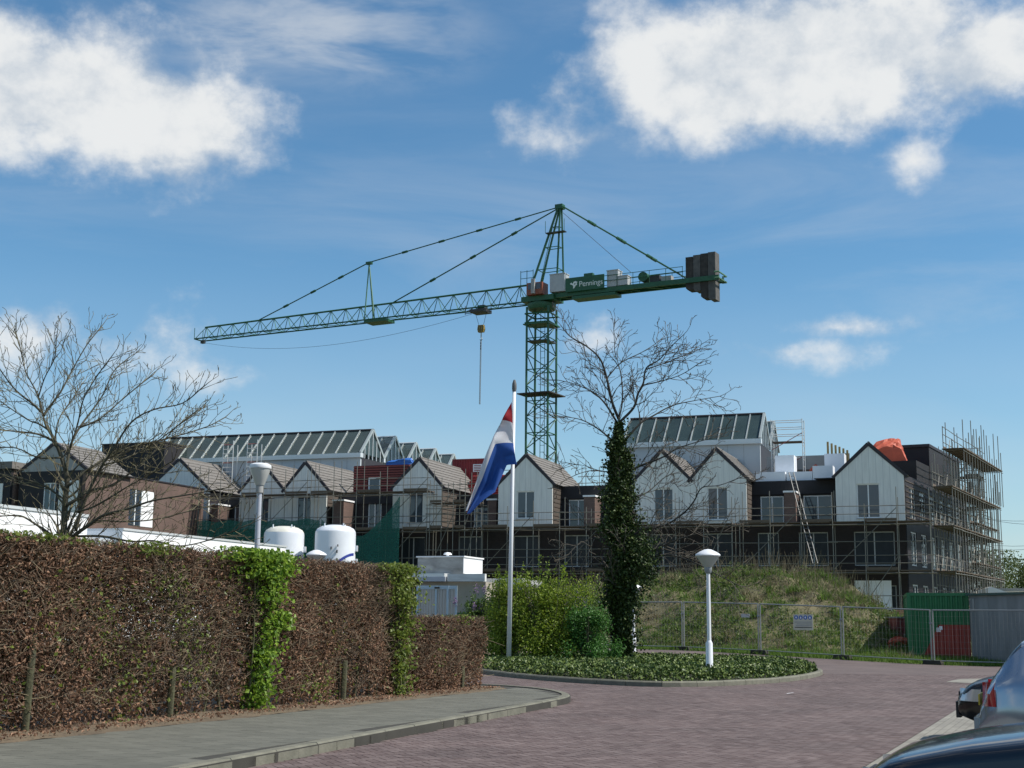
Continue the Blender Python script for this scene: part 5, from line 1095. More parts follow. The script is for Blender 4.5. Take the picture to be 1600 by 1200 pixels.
def flag():
    r0 = At(799, 640, 41.9); nu, nv = 60, 46; b = MB(); mats = [mat('flag_red', (.42, .018, .03), .7, var=.06, transl=.25), mat('flag_white', (.74, .74, .76), .7, var=.04, transl=.25), mat('flag_blue', (.018, .085, .34), .7, var=.06, transl=.25)]
    for i in range(nu + 1):
        u = i / nu; f = min(1.3 * u, .60)
        Lx = 799.5 - 32 * u - 40 * u ** 1.3; Ly = 628 + 78 * u + 92 * u ** 1.9
        ax, ay = .04 + .75 * min(1, u * 1.3), 1 - .15 * u; nn = math.hypot(ax, ay); ax /= nn; ay /= nn; W = 96 * (1 - .36 * min(1, u * 1.15))
        if u > .75: W *= 1 - .75 * (u - .75) / .25
        for j in range(nv + 1):
            v = j / nv; a = (v - f) * (1 + .9 * f) if v >= f else (f - v) * (.75 if u > .35 else .5); dep = (.02 if v >= f else .10 + .5 * (f - v)); dep += u * (.16 * math.sin(v * 13 + u * 5) + .08 * math.sin(v * 25 - u * 9)); fx = u * 4.0 * math.sin(v * 13 + u * 5 + 1)
            p = At(Lx + ax * a * W + fx * .5, Ly + ay * a * W + (6 * u * math.sin(v * 11) * .3), 41.75 + dep); b.v.append(tuple(p - r0))
    for i in range(nu):
        for j in range(nv): k = i * (nv + 1) + j; b.f.append((k, k + 1, k + nv + 2, k + nv + 1)); b.mi.append(0 if j < nv / 3 - .3 else (1 if j < nv * 2 / 3 - .3 else 2))
    b.build('flag', mats, None, 'all', loc=tuple(r0), label='red white and blue striped flag hanging limp from the flagpole', cat='flag')
flag()

# ---------------------------------------------------------------- yard at the left: white building, tanks, shed, gate
r = thing('white_low_building', 'long white low building with stepped flat roof behind the hedge', 'building', bw(-28, -22), -BA)
cube('wall', (-8, -15.4, 0), (0, 0, 5.42), M_white, r); cube('roof_edge', (-8.1, -15.4, 5.422), (.05, .05, 5.52), M_alu, r); cube('link_wall', (-8, -18.0, 0), (-.5, -15.41, 5.0), M_hallwall, r); cube('taller_wall', (-8, -30, 0), (0, -18.01, 5.82), M_white, r); cube('roof_edge', (-8.1, -30, 5.822), (.05, -17.96, 5.95), M_alu, r)
M_tank = mat('tank_white', (.72, .74, .78), .35, var=.06, scale=1.0); M_tankb = mat('tank_blue', (.03, .05, .30), .4); M_tankc = mat('tank_cream', (.66, .64, .56), .45, var=.08)
def tank(label, xc, hw, ytop, Y, arc, m):
    c = At(xc, 968, Y); R_ = hw / F * Y; H = At(xc, ytop, Y).z; r = thing('storage_tank', label, 'tank', (c.x, c.y, 0), 0, 'white storage tanks')
    MB().lathe([(R_, .3), (R_, H - .55), (R_ * .985, H - .42)], 40).build('shell', M_tank, r, True); MB().lathe([(R_ * .984, H - .418), (R_ * .9, H - .25), (R_ * .68, H - .10), (R_ * .35, H - .02), (.02, H)], 40).build('dome', m, r, True)
    for a in (-2.3, -.9, 1.0): 
        x, y = R_ * .72 * math.cos(a), R_ * .72 * math.sin(a); rod('lifting_lug', (x, y, H - .3), (x, y, H + .06), .045, M_tank, r)
    for k in range(2): cube('valve_box', (R_ * .97, -.15, H - 1.6 - k * .8), (R_ * .97 + .18, .15, H - 1.25 - k * .8), M_tank, r)
    for k in range(3): a = k * 2.094; rod('foot', (R_ * .8 * math.cos(a), R_ * .8 * math.sin(a), 0), (R_ * .8 * math.cos(a), R_ * .8 * math.sin(a), .35), .1, M_tank, r)
    # blue ring mark painted on the shell
    b = MB(); rows = []
    for i in range(30):
        t = math.pi * (.50 + .55 * i / 29); zz = arc[1] + arc[2] * math.sin(t); aa = arc[0] + arc[2] / R_ * math.cos(t)
        z2 = arc[1] + (arc[2] + .16) * math.sin(t); a2 = arc[0] + (arc[2] + .16) / R_ * math.cos(t); rr_ = R_ + .006
        rows.append(((rr_ * math.cos(aa), rr_ * math.sin(aa), zz), (rr_ * math.cos(a2), rr_ * math.sin(a2), z2)))
    for p, q in rows: b.v += [p, q]
    b.f = [(2 * i, 2 * i + 1, 2 * i + 3, 2 * i + 2) for i in range(29)]; b.mi = [0] * 29; b.build('blue_ring_mark', M_tankb, r)
    return r
tank('white storage tank with cream dome next to the tall lamp post', 439, 31, 822, 84, (-.35, 3.6, 1.5), M_tankc)
t2 = tank('taller white storage tank with stains and blue curved mark', 520, 31.5, 820, 83, (-.30, 3.6, 1.6), M_tank)
for (dx, z, s) in ((-.1, 5.6, .06), (.25, 5.4, .07), (.3, 5.75, .05)): cube('tank_valve', (dx, -1.36, z - s), (dx + s, -1.22, z + s * 1.6), M_dark, t2)
p = At(640, 968, 50); r = thing('flat_roofed_shed', 'weathered shed with white fascia boards and box roof beyond the hedge', 'shed', (p.x, p.y, 0), -BA)
M_beige = mat('beige_plaster', (.36, .32, .26), .9, var=.2, scale=2); M_wfas = mat('worn_white_board', (.66, .66, .64), .7, var=.2, scale=2.5); M_stain_shade = mat('stained_shaded_white', (.34, .34, .33), .8, var=.45, scale=2.2, bump=.2)
cube('wall', (.4, .1, 0), (2.9, 3.0, 2.82), M_beige, r); cube('roof_deck', (-.2, -.15, 3.0), (1.4, 3.2, 3.12), M_alu, r); cube('fascia', (1.5, -.12, 2.83), (2.95, .05, 3.1), M_wfas, r); cube('fascia', (.35, -.2, 2.83), (1.45, -.01, 3.0), M_lgp, r)
cube('roof_box', (.05, .5, 3.125), (1.85, 2.4, 3.72), M_stain_shade, r); cube('roof_box_side', (1.855, .5, 3.13), (1.88, 2.4, 3.72), M_white, r); cube('roof_box_lid', (0, .45, 3.722), (1.92, 2.45, 3.77), M_white, r); MB().lathe([(.05, 3.772), (.05, 3.84), (.16, 3.85), (.12, 3.92), (.02, 3.94)], 14, (.95, 1.2, 0)).build('roof_vent', M_white, r, True)  # box front grey carries painted shade as well as stains; sunlit side white
r2 = thing('brick_outbuilding', 'pale outbuilding with worn white fascia behind the slatted gate', 'shed', (p.x + 2.5, p.y + .6, 0), -BA); cube('wall', (.3, 0, 0), (1.7, 2, 2.55), M_beige, r2); cube('fascia', (.2, -.15, 2.56), (1.75, .1, 2.98), M_wfas, r2); cube('roof', (.2, .11, 2.7), (1.75, 2.1, 2.95), M_gray, r2); cube('brick_band', (.32, -.03, 2.3), (1.68, -.003, 2.52), M_brickb, r2); cube('door_frame', (1.1, -.06, 0), (1.16, -.003, 2.2), M_dark, r2)
p = At(652, 968, 47); q = At(713, 968, 46.6); r = thing('slatted_gate', 'pale blue framed gate with weathered vertical slats behind the hedge', 'gate', (p.x, p.y, 0), math.atan2(q.y - p.y, q.x - p.x)); Lg = (q - p).length; zt_ = At(680, 915, 46.8).z
M_gs = mat('weathered_slat', (.5, .48, .44), .85, var=.2, scale=5); M_gf = mat('pale_blue_frame', (.45, .56, .62), .5)
cube('top_rail', (0, -.04, zt_ - .12), (Lg, .04, zt_), M_gf, r); cube('bottom_rail', (0, -.04, .1), (Lg, .04, .2), M_gf, r)
for x in (0, Lg * .48, Lg * .78, Lg): cube('gate_post', (x - .035, -.06, 0), (x + .035, -.041, zt_), M_gf, r)
for i in range(14): x = .02 + (Lg - .04) * i / 14; cube('slat', (x + .01, -.02, .21), (x + (Lg - .04) / 14 - .012, .012, zt_ - .125), M_gs, r)
cube('latch', (Lg * .45, -.1, zt_ - .1), (Lg * .45 + .18, -.062, zt_ - .04), M_dark, r)
cube('green_bin_body', *([(0, 0, 0), (1, 1, 1)]), M_cg, thing('waste_bin', 'green wheeled bin between gate and lilac shrub', 'bin', tuple(At(737, 968, 49).xy) + (0,))).matrix_local = Matrix.Translation((0, 0, .95)) @ Matrix.Diagonal((.95, .7, 1.35, 1))
wb = [o for o in bpy.data.objects if o.name == 'waste_bin'][0]; cube('bin_lid', (-.5, -.38, 1.64), (.5, .38, 1.72), M_cg, wb)
for s in (-.38, .38): MB().tube([(s - .03, 0, .12), (s + .03, 0, .12)], .12, 12).build('wheel', M_dark, wb)
cube('bin_base', (-.42, -.3, .13), (.42, .3, .272), M_cg, wb)

# ---------------------------------------------------------------- mound behind the fence
M_mound = mat('mound_earth', (.055, .06, .022), .95, scale=.8, bump=1.0, bscale=7, col2=(.19, .16, .09))
def mound_h(a, p):
    h = np.interp(a, [5.0, 7, 8, 10, 12, 14, 18, 20, 26, 32, 37], [0, .2, .65, 2.0, 3.1, 3.4, 3.4, 3.2, 2.5, .9, 0]); q = np.interp(p, [.9, 1.6, 3.5, 6, 8, 10.5, 14, 17], [0, .12, .48, .86, 1, .98, .5, 0])
    return h * q * (1 + .06 * np.sin(a * 1.9 + p) + .05 * np.sin(p * 2.7 - a * 1.3)) + (.10 * np.sin(a * 3.1 + 1.3 * np.sin(p * 1.7)) * np.sin(p * 2.6 + a) + .07 * np.sin(a * 7.3 + p * 2) * np.sin(p * 5.1 - a * 1.7)) * np.clip(q * 2, 0, 1) * (h > .3)
b = MB(); na, np_ = 140, 80
for i in range(na + 1):
    for j in range(np_ + 1):
        a = 4.5 + 33.5 * i / na; p = .6 + 17 * j / np_; w = FP0 + FD * a + FPN * p; b.v.append((w.x, w.y, gz(w.x, w.y) - .04 + float(mound_h(a, p))))
for i in range(na):
    for j in range(np_): k = i * (np_ + 1) + j; b.f.append((k, k + np_ + 1, k + np_ + 2, k + 1)); b.mi.append(0)
b.build('mound', M_mound, None, True, kind='structure')
def on_mound(n, rng, fn):
    a = rng.uniform(5.2, 34, n); p = rng.uniform(.8, 10.5, n); k = fn(a, p, rng.uniform(size=n)); a = a[k]; p = p[k]
    W_ = np.array(FP0)[None] + np.outer(a, np.array(FD)) + np.outer(p, np.array(FPN)); W_[:, 2] = np.minimum(.3, np.maximum(0, (W_[:, 1] - 51.5) * .05)) - .05 + mound_h(a, p); return W_, a, p
def blades(name, W_, h, wd, m, rng, lean=.5):
    n = len(W_); d = rng.normal(size=(n, 3)) * [lean, lean, 0] + [0, 0, 1]; d = unitv(d); s = unitv(np.cross(d, rng.normal(size=(n, 3)))); V_ = np.stack([W_ - s * wd / 2, W_ + s * wd / 2, W_ + d * h[:, None]], 1).reshape(-1, 3); return np_mesh(name, V_, np.arange(3 * n).reshape(-1, 3), m, 3)
M_gr = mat('grass_blade', (.06, .13, .012), .7, island=1, col2=(.18, .28, .045), transl=.4); M_hay = mat('dry_grass', (.14, .115, .06), .85, island=1, col2=(.30, .25, .15), transl=.2); M_weed = mat('weed_leaf', (.05, .085, .015), .6, island=1, col2=(.14, .17, .04), transl=.35)
def patch(a, p): return np.sin(a * .9 + .5) + np.sin(p * 1.1 + a * .4) + .8 * np.sin(a * 2.3 - p * 1.6) + .7 * np.sin(a * 4.1 + p * 3.3)
W_, a, p = on_mound(85000, RNG, lambda a, p, u: u < np.clip(.55 + .25 * patch(a, p) + .2 * (p < 1.8) , .05, 1)); obj('mound_grass', blades('mound_grass', W_, RNG.uniform(.07, .24, len(W_)), .035, M_gr, RNG), None, label='patchy green grass on the earth mound behind the fence', cat='grass', kind='stuff')
W_, a, p = on_mound(34000, RNG, lambda a, p, u: u < np.clip(.22 - .2 * patch(a, p), .03, .9)); obj('mound_dry_grass', blades('mound_dry_grass', W_, RNG.uniform(.15, .5, len(W_)), .03, M_hay, RNG, .9), None, label='dry straw coloured stalks lying on the earth mound', cat='dry grass', kind='stuff')
W_, a, p = on_mound(26000, RNG, lambda a, p, u: (u < .6) & (patch(a, p) + .8 * np.sin(a * 6.1) * np.sin(p * 5.3) > .1)); W_[:, 2] += RNG.uniform(.05, .4, len(W_)); obj('mound_weeds', leaf_mesh('mound_weeds', W_, RNG.uniform(.08, .2, len(W_)), M_weed, RNG), None, label='leafy green weeds scattered over the earth mound', cat='weeds', kind='stuff')
W_, a, p = on_mound(5200, RNG, lambda a, p, u: (p > 5.5) & (u < np.where((a < 15) & (a > 9.5), .9, .35))); W2 = W_ + RNG.normal(size=W_.shape) * [.28, .2, 0] + np.stack([0 * W_[:, 0], 0 * W_[:, 0], RNG.uniform(.5, 1.35, len(W_))], 1); obj('mound_stalks', stick_mesh('mound_stalks', W_, W2, .008, M_hay), None, label='tall dry weed stalks along the mound crest', cat='dry grass', kind='stuff')
W_, a, p = on_mound(900, RNG, lambda a, p, u: u < .85); tuft = np.repeat(W_, 34, axis=0) + RNG.normal(size=(len(W_) * 34, 3)) * [.12, .12, .0]
hgt = np.repeat(RNG.uniform(.18, .62, len(W_)), 34) * RNG.uniform(.5, 1.1, len(tuft)); gcol = np.repeat(RNG.uniform(size=len(W_)) < .75, 34)
obj('mound_tufts', blades('mound_tufts', tuft[gcol], hgt[gcol], .04, M_gr, RNG, .6), None, label='taller green grass tufts dotted over the earth mound', cat='grass', kind='stuff')
obj('mound_dry_tufts', blades('mound_dry_tufts', tuft[~gcol], hgt[~gcol] * 1.2, .03, M_hay, RNG, .8), None, label='taller straw coloured tufts dotted over the earth mound', cat='dry grass', kind='stuff')
# verge grass along the fence
n = 34000; s = RNG.uniform(-6, 24, n); t = RNG.normal(.7, .55, n); t = np.where(s < 6, RNG.uniform(-.1, 4.5, n), t); k = t > -.35; W_ = np.array(FP0)[None] + np.outer(s, np.array(FD)) + np.outer(t, np.array(FPN)); W_[:, 2] = np.minimum(.3, np.maximum(0, (W_[:, 1] - 51.5) * .05)) - .04
obj('verge_grass', blades('verge_grass', W_[k], RNG.uniform(.08, .3, k.sum()), .035, M_gr, RNG), None, label='short green grass along the foot of the wire fence', cat='grass', kind='stuff')

# ---------------------------------------------------------------- site fence
def fence_panels():
    labs = ['mesh fence panel before the grey plywood shed', 'mesh fence panel before the green and red container', 'mesh fence panel before the right foot of the mound', 'mesh fence panel carrying the white safety notice', 'mesh fence panel with small blank tag, right of the ivy trunk', 'mesh fence panel behind the ivy clad trunk', 'mesh fence panel behind the green shrubs', 'mesh fence panel behind the flagpole']
    for k in range(-1, 7):
        A_ = FP0 + FD * (k * 3.6); B_ = FP0 + FD * ((k + 1) * 3.6 - .1); za, zb_ = gz(A_.x, A_.y), gz(B_.x, B_.y); r = thing('fence_panel', 'galvanised ' + labs[k + 1], 'fence', (A_.x, A_.y, za), math.atan2(FD.y, FD.x), 'wire mesh site fence'); L = (B_ - A_).length; dz = zb_ - za; h = 2.0
        def q(x, z): return (x, 0, z + dz * x / L)
        rod('post', q(0, .0), q(0, h + .02), .03, M_steel, r); rod('post', q(L, .0), q(L, h + .02), .03, M_steel, r); rod('top_rail', q(0, h), q(L, h), .026, M_steel, r); rod('bottom_rail', q(0, .14), q(L, .14), .022, M_steel, r)
        P_, Q_ = [], []
        for i in range(1, 24): P_.append(q(L * i / 24, .14)); Q_.append(q(L * i / 24, h))
        for i in range(1, 8): P_.append(q(0, .14 + 1.86 * i / 8)); Q_.append(q(L, .14 + 1.86 * i / 8))
        obj('wire_mesh', stick_mesh('wire_mesh', P_, Q_, .0022, M_steel, .0022), r)
        f = MB().prism([(-.42, -.14, 0), (.32, -.14, 0), (.27, -.12, .15), (-.37, -.12, .15)], (0, .28, 0)).build('foot_block', M_conc, r); rod('clamp', (-.06, 0, 1.5), (.03, 0, 1.5), .05, M_steel, r)
        if k == 2:
            sg = cube('safety_notice', (1.15, .05, 1.02 + .06), (2.0, .062, 1.64 + .06), mat('notice_cream', (.52, .50, .40), .6), r); sg2 = []
            for i in range(4): MB().tube([(1.27 + i * .2, .063, 1.575), (1.27 + i * .2, .07, 1.575)], .083, 16).build('blue_symbol', mat('sign_blue', (.02, .11, .42), .5), r); cube('symbol_mark', (1.24 + i * .2, .0705, 1.53 + .01 * (i % 2)), (1.30 + i * .2, .073, 1.61), M_frame, r)
            for j in range(4): cube('notice_line', (1.2 + .03 * (j % 2), .063, 1.17 + j * .07), (1.94 - .05 * (j % 3), .066, 1.20 + j * .07), M_gray if j else M_dark, r)
        if k == 3: cube('blank_tag', (.35, .04, 1.45), (.75, .05, 1.6), M_cab, r)
        if k == 0: cube('blank_tag', (3.2, .05, 1.2), (3.36, .06, 1.36), M_cab, r)
    # notice faces the camera side
fence_panels()

# ---------------------------------------------------------------- container, shed, clutter at the right
M_cgreen = mat('container_green', (.018, .15, .05), .45, var=.12, scale=1.5); M_cred = mat('container_red', (.34, .045, .03), .5, var=.12, scale=1.5)
c0_ = At(1418, 968, 55.2); c1_ = At(1515, 968, 54.6); rot = math.atan2(c1_.y - c0_.y, c1_.x - c0_.x); Wc = (c1_ - c0_).xy.length; mid = (c0_ + c1_) / 2; zb_ = gz(mid.x, mid.y) - .06; Hc = At(1465, 926.5, 55).z - zb_
rc = container('green corrugated container with a red painted corner behind the fence', (mid.x, mid.y, zb_), rot, Wc, 6.0, Hc, M_cgreen, 11)
b = MB(); nn = 11; pts = []
for i in range(nn):
    x = -Wc / 2 + .1 + (Wc - .2) * i / nn; s = (Wc - .2) / nn; pts += [(x, 0), (x + s * .3, 0), (x + s * .5, .05), (x + s * .8, .05)]
pts.append((Wc / 2 - .1, 0)); zc = Hc * .52; z0 = .125; xl0, xl1 = -Wc * .26, Wc * .0
row = []
for x, y in pts:
    zt2 = zc if x >= xl1 else z0 + (zc - z0) * (x - xl0) / (xl1 - xl0)
    if zt2 > z0 + .02: row.append((x, y + .016, zt2))
for x, y, z in row: b.v += [(x, y, z0 + .02), (x, y, z)]
b.f = [(2 * i, 2 * i + 2, 2 * i + 3, 2 * i + 1) for i in range(len(row) - 1)]; b.mi = [0] * len(b.f); b.build('red_painted_corner', M_cred, rc); cube('red_post_paint', (Wc / 2 - .121, -.004, .121), (Wc / 2 + .002, -.001, zc), M_cred, rc); cube('red_rail_paint', (xl0, -.004, .002), (Wc / 2, -.001, .119), M_cred, rc)
cube('paper_label', (.02, .0, zc - .2), (.14, .012, zc - .06), M_white, rc)
M_ply = mat('weathered_plywood', (.20, .21, .215), .85, var=.3, scale=1.4, stretch=(1, 1, .5), bump=.2, bscale=8); M_gtrim = mat('green_roof_trim', (.02, .06, .05), .5)
a_ = At(1516, 968, 54.4); c_ = At(1640, 968, 49.5); rot = math.atan2(c_.y - a_.y, c_.x - a_.x); Lw = (c_ - a_).xy.length; r = thing('plywood_shed', 'grey weathered plywood shed with green roof edge behind the fence', 'shed', (a_.x, a_.y, .1), rot); hz0 = At(1516, 931, 54.4).z - .1
for i in range(4): cube('plywood_sheet', (Lw * i / 4 + .006, 0, 0), (Lw * (i + 1) / 4 - .006, .04, hz0 - .01 * (i % 2)), M_ply, r)
cube('wall', (0, .05, 0), (Lw, 3.5, hz0 - .05), M_ply, r); cube('roof', (-.08, -.12, hz0 + .002), (Lw + .1, 3.6, hz0 + .09), M_gtrim, r); cube('hinge_board', (.25, -.03, hz0 - .6), (.36, -.003, hz0 - .12), M_gray, r)
def stack(label, px, Y, py0, n, m):
    g = At(px, py0, Y); r = thing('timber_stack', label, 'timber', (g.x, g.y, g.z), -.1)
    for i in range(n):
        for j in range(4): cube('board', (-.9 + random.uniform(-.1, .1), -.4 + j * .21, i * .075), (.8 + random.uniform(-.15, .15), -.4 + j * .21 + .19, i * .075 + .05), m, r)
    for x in (-.6, .5): cube('bearer', (x, -.4, -g.z + gz(g.x, g.y) - .05), (x + .15, .4, -.003), M_plank, r)
stack('stack of reddish boards between the mound and the dark facade', 1385, 66, 970, 7, mat('fresh_board', (.36, .20, .12), .85, var=.2))
g = At(1406, 968, 60.5); zz = gz(g.x, g.y); r = thing('red_skip', 'dull red steel skip beside the green container', 'skip', (g.x, g.y, zz), .1); b = MB(); h_ = At(1406, 966, 60.5).z - zz
b.prism([(-.35, 0, 0), (.75, 0, 0), (.9, 0, h_), (-.1, 0, h_)], (0, 1.6, 0)); b.build('body', mat('skip_red', (.30, .06, .055), .6, var=.2), r); cube('rim', (-.14, -.05, h_ + .002), (.94, 1.65, h_ + .07), M_gray, r); cube('reflector', (.15, -.02, h_ * .45), (.5, -.002, h_ * .52), M_frame, r)
sheet('orange_tarpaulin', 'crumpled bright orange sheeting at the foot of the green container', 'tarpaulin', [(-.45, 0), (-.4, .3), (-.1, .48), (.3, .42), (.5, .3), (.55, 0)], tuple(At(1407, 1013, 57.6)), 0, .5, M_orange, 8)
sheet('cement_sack', 'pale flat sack lying by the fence behind the lamp', 'sack', [(-.45, 0), (-.42, .09), (-.1, .12), (.25, .1), (.42, .07), (.46, 0)], tuple(Vector((At(1127, 968, 53).x, 53, gz(0, 53) + .01))), .1, .5, M_white, 9)
for (x, y, lab) in ((1238, 1085.5, 'small white paper scrap on the brick road right of the island'),):
    g = G(x, y); b = MB(); b.add([(-.13, -.05, .004), (.02, -.07, .03), (.15, .0, .006), (.03, .07, .025), (-.1, .05, .008)], [(0, 1, 4), (1, 3, 4), (1, 2, 3)]); b.build('paper_scrap', M_white, None, loc=(g.x, g.y, .018), label=lab, cat='litter')
# far right: site cabin, trees
g = At(1575, 968, 100); r = thing('site_cabin', 'white flat roofed site cabin beyond the plywood shed', 'cabin', (g.x, g.y, 0), -.2); cube('wall', (-1.8, 0, 0), (4, 2.5, 3.9), M_white, r); cube('roof', (-2, -.2, 3.902), (4.2, 2.7, 4.1), M_gray, r); cube('yellow_sign', (2.2, -.03, 3.3), (3.4, -.003, 3.5), mat('sign_yellow', (.55, .36, .04), .6), r)
g = At(1556, 968, 96); r = thing('site_cabin', 'white site hut with pitched end beside the flat roofed cabin', 'cabin', (g.x, g.y, 0), -.2); b = MB(); b.prism([(-1.6, 0, 0), (1.2, 0, 0), (1.2, 0, 3.6), (-.2, 0, 4.1), (-1.6, 0, 3.7)], (0, 3, 0)); b.build('wall', M_white, r); cube('door', (.2, -.03, 0), (.9, -.003, 2.2), M_gray, r)
def far_tree(label, px, Y, ytop, hw, m, seed):
    rng = np.random.default_rng(seed); g = At(px, 968, Y); H = At(px, ytop, Y).z; w = hw * Y / F; r = thing('roadside_tree', label, 'tree', (g.x, g.y, .2)); P_ = []
    for i in range(26):
        c = np.array([rng.normal(0, .4) * w, rng.normal(0, .4) * w, H * rng.uniform(.45, .95)]); P_.append(c + rng.normal(0, 1, (150, 3)) * [w * .22, w * .22, H * .09])
    P_ = np.concatenate(P_); P_[:, 2] = np.minimum(P_[:, 2], H * 1.03); obj('crown', leaf_mesh('crown', P_, rng.uniform(.16, .36, len(P_)), m, rng), r, kind='stuff'); b = MB(); b.tube([(0, 0, 0), (.1, 0, H * .4), (0, .1, H * .85)], [.22, .16, .05], 8); b.build('trunk', M_barkR, r, True)
    for i in range(4): b = MB(); a = rng.uniform(0, 6.28); b.tube([(0, 0, H * .4), (math.cos(a) * w * .4, math.sin(a) * w * .4, H * .7)], [.1, .03], 6); b.build('limb', M_barkR, r)
M_far = mat('far_leaf', (.065, .095, .02), .6, island=1, col2=(.15, .18, .05), transl=.3)
for i, (px, Y, yt, hw, lab) in enumerate([(1500, 150, 880, 26, 'light green tree showing through the corner scaffold'), (1556, 150, 868, 38, 'tallest light green tree beyond the white site cabins'), (1598, 165, 880, 30, 'lower light green tree beyond the plywood shed roof'), (1640, 170, 874, 35, 'light green tree behind the far end of the plywood shed')]): far_tree(lab, px, Y, yt, hw, M_far, 50 + i)
b = MB()
r = thing('overhead_wires', 'thin overhead power wires right of the corner scaffold', 'wires', (50, 170, 0))
for (xa, ya, xb, yb) in ((1515, 790, 1640, 820), (1515, 796, 1640, 812), (1515, 838, 1640, 850), (1515, 846, 1640, 855)):
    p_ = At(xa - 60, ya - 12, 220) - Vector((50, 170, 0)); q_ = At(xb, yb, 160) - Vector((50, 170, 0)); b = MB(); b.tube([p_.lerp(q_, t / 8) - Vector((0, 0, 1.2 * 4 * t / 8 * (1 - t / 8))) for t in range(9)], .03, 4); b.build('wire', M_dark, r)

# ---------------------------------------------------------------- cars
M_tyre = mat('tyre', (.02, .02, .02), .85); M_rim = mat('alloy', (.45, .46, .47), .3, metal=.8); M_plast = mat('black_plastic', (.018, .018, .02), .6); M_carglass = mat('car_glass', (.012, .016, .020), .03, spec=.9); M_headl = mat('headlight_glass', (.55, .58, .60), .08, spec=.8, coat=1.0); M_taill = mat('tail_light', (.35, .01, .015), .15, coat=.8); M_plate = mat('number_plate', (.62, .42, .02), .5)
def car(label, loc, rot, paint, prof, belt, width, L, roofw, wind, rearw, sidew, group=None, wheelx=(.16, .80), wr=.30, name='parked_car'):
    """front at x = 0, tail at x = L; prof/belt/width/roofw are (x, value) lists"""
    r = thing(name, label, 'car', loc, rot, group)
    xs = np.unique(np.concatenate([np.linspace(0, .12, 7), np.linspace(.12, L - .12, 46), np.linspace(L - .12, L, 7), np.array([wind[0], wind[1], rearw[0], rearw[1], *[t for p in sidew for t in p]])]))
    f = lambda tab, x: float(np.interp(x, [p[0] for p in tab], [p[1] for p in tab]))
    def sm(tab, x):
        s = .06; return (f(tab, x - s) + 2 * f(tab, x) + f(tab, x + s)) / 4
    K = 22; rings = []
    for x in xs:
        zt = sm(prof, x); zb_ = .20 + .14 * max(0, 1 - x / .4) + .16 * max(0, 1 - (L - x) / .5); zs = min(sm(belt, x), zt - .02); hw = sm(width, x); rw = sm(roofw, x); ring = []
        up = max(0.0, zt - zs)
        for k in range(K):
            t = k / (K - 1)
            if t < .14: ring.append((hw * .86 * t / .14, zb_))
            elif t < .55:
                s = (t - .14) / .41; z = zb_ + (zs - zb_) * s; y = hw * (.86 + .14 * math.sin(min(1, s * 1.5) * math.pi / 2) - .05 * max(0, s - .55) / .45); ring.append((y, z))
            else:
                s = (t - .55) / .45; e = hw * .95
                if up < .22: y = e * math.cos(s * math.pi / 2) ** .7; z = zs + up * math.sin(s * math.pi / 2) ** .75
                elif s < .6: q = s / .6; y = e + (rw - e) * q; z = zs + (up * .88) * q
                else: q = (s - .6) / .4; y = rw * math.cos(q * math.pi / 2) ** .8; z = zs + up * (.88 + .12 * math.sin(q * math.pi / 2))
                ring.append((max(0, y), z))
        rings.append(ring)
    body, glass = MB(), {'windscreen': MB(), 'rear_window': MB(), 'side_window': MB()}; V_ = {}
    nx = len(xs)
    for s in (-1, 1):
        for i in range(nx - 1):
            xm = (xs[i] + xs[i + 1]) / 2
            for k in range(K - 1):
                t = (k + .5) / (K - 1); q = [(xs[i], s * rings[i][k][0], rings[i][k][1]), (xs[i + 1], s * rings[i + 1][k][0], rings[i + 1][k][1]), (xs[i + 1], s * rings[i + 1][k + 1][0], rings[i + 1][k + 1][1]), (xs[i], s * rings[i][k + 1][0], rings[i][k + 1][1])]
                tgt = body
                zt = f(prof, xm); up = zt - f(belt, xm)
                if up > .2:
                    if t > .60 and wind[0] < xm < wind[1] and t > .80: tgt = glass['windscreen']
                    elif rearw[0] < xm < rearw[1] and t > .80: tgt = glass['rear_window']
                    elif .57 < t < .80 and any(a < xm < c for a, c in sidew): tgt = glass['side_window']
                tgt.add(q, [(0, 1, 2, 3) if s > 0 else (3, 2, 1, 0)])
    import bmesh
    def fin(mb, nm, m):
        me = mb.mesh(nm, m, 'all'); bm = bmesh.new(); bm.from_mesh(me); bmesh.ops.remove_doubles(bm, verts=bm.verts, dist=.0008)
        bmesh.ops.recalc_face_normals(bm, faces=bm.faces); [setattr(fc, 'smooth', True) for fc in bm.faces]; bm.to_mesh(me); bm.free(); me.set_sharp_from_angle(angle=math.radians(50)); return obj(nm, me, r)
    for i in (0, nx - 1):
        for s in (-1, 1): body.add([(xs[i], s * y, z) for y, z in rings[i]], [tuple(range(K))])
    bd = fin(body, 'body', paint)
    for nm, g in glass.items():
        if g.f: fin(g, nm, M_carglass)
    hwm = max(p[1] for p in width)
    for fr in wheelx:
        x = L * fr
        for s in (-1, 1):
            y = s * (f(width, x) - .10); a = MB(); a.tube([(x, y - s * .12, wr + .03), (x, y + s * .106, wr + .03)], wr + .07, 26); a.build('wheel_arch', M_plast, r, True)
            w = MB(); w.tube([(x, y - s * .08, wr), (x, y + s * .06, wr), (x, y + s * .115, wr), (x, y + s * .12, wr)], [wr, wr, wr * .96, wr * .7], 26); w = w.build('wheel', M_tyre, r, True)
            m = MB(); m.tube([(x, y + s * .1, wr), (x, y + s * .123, wr)], wr * .66, 20); m.build('rim', M_rim, w, True)
            for j in range(5): an = j * 1.2566; cube('spoke', (x + math.cos(an) * wr * .35 - .03, y + s * .123, wr + math.sin(an) * wr * .35 - .03), (x + math.cos(an) * wr * .35 + .03, y + s * .128, wr + math.sin(an) * wr * .35 + .03), M_plast, w)
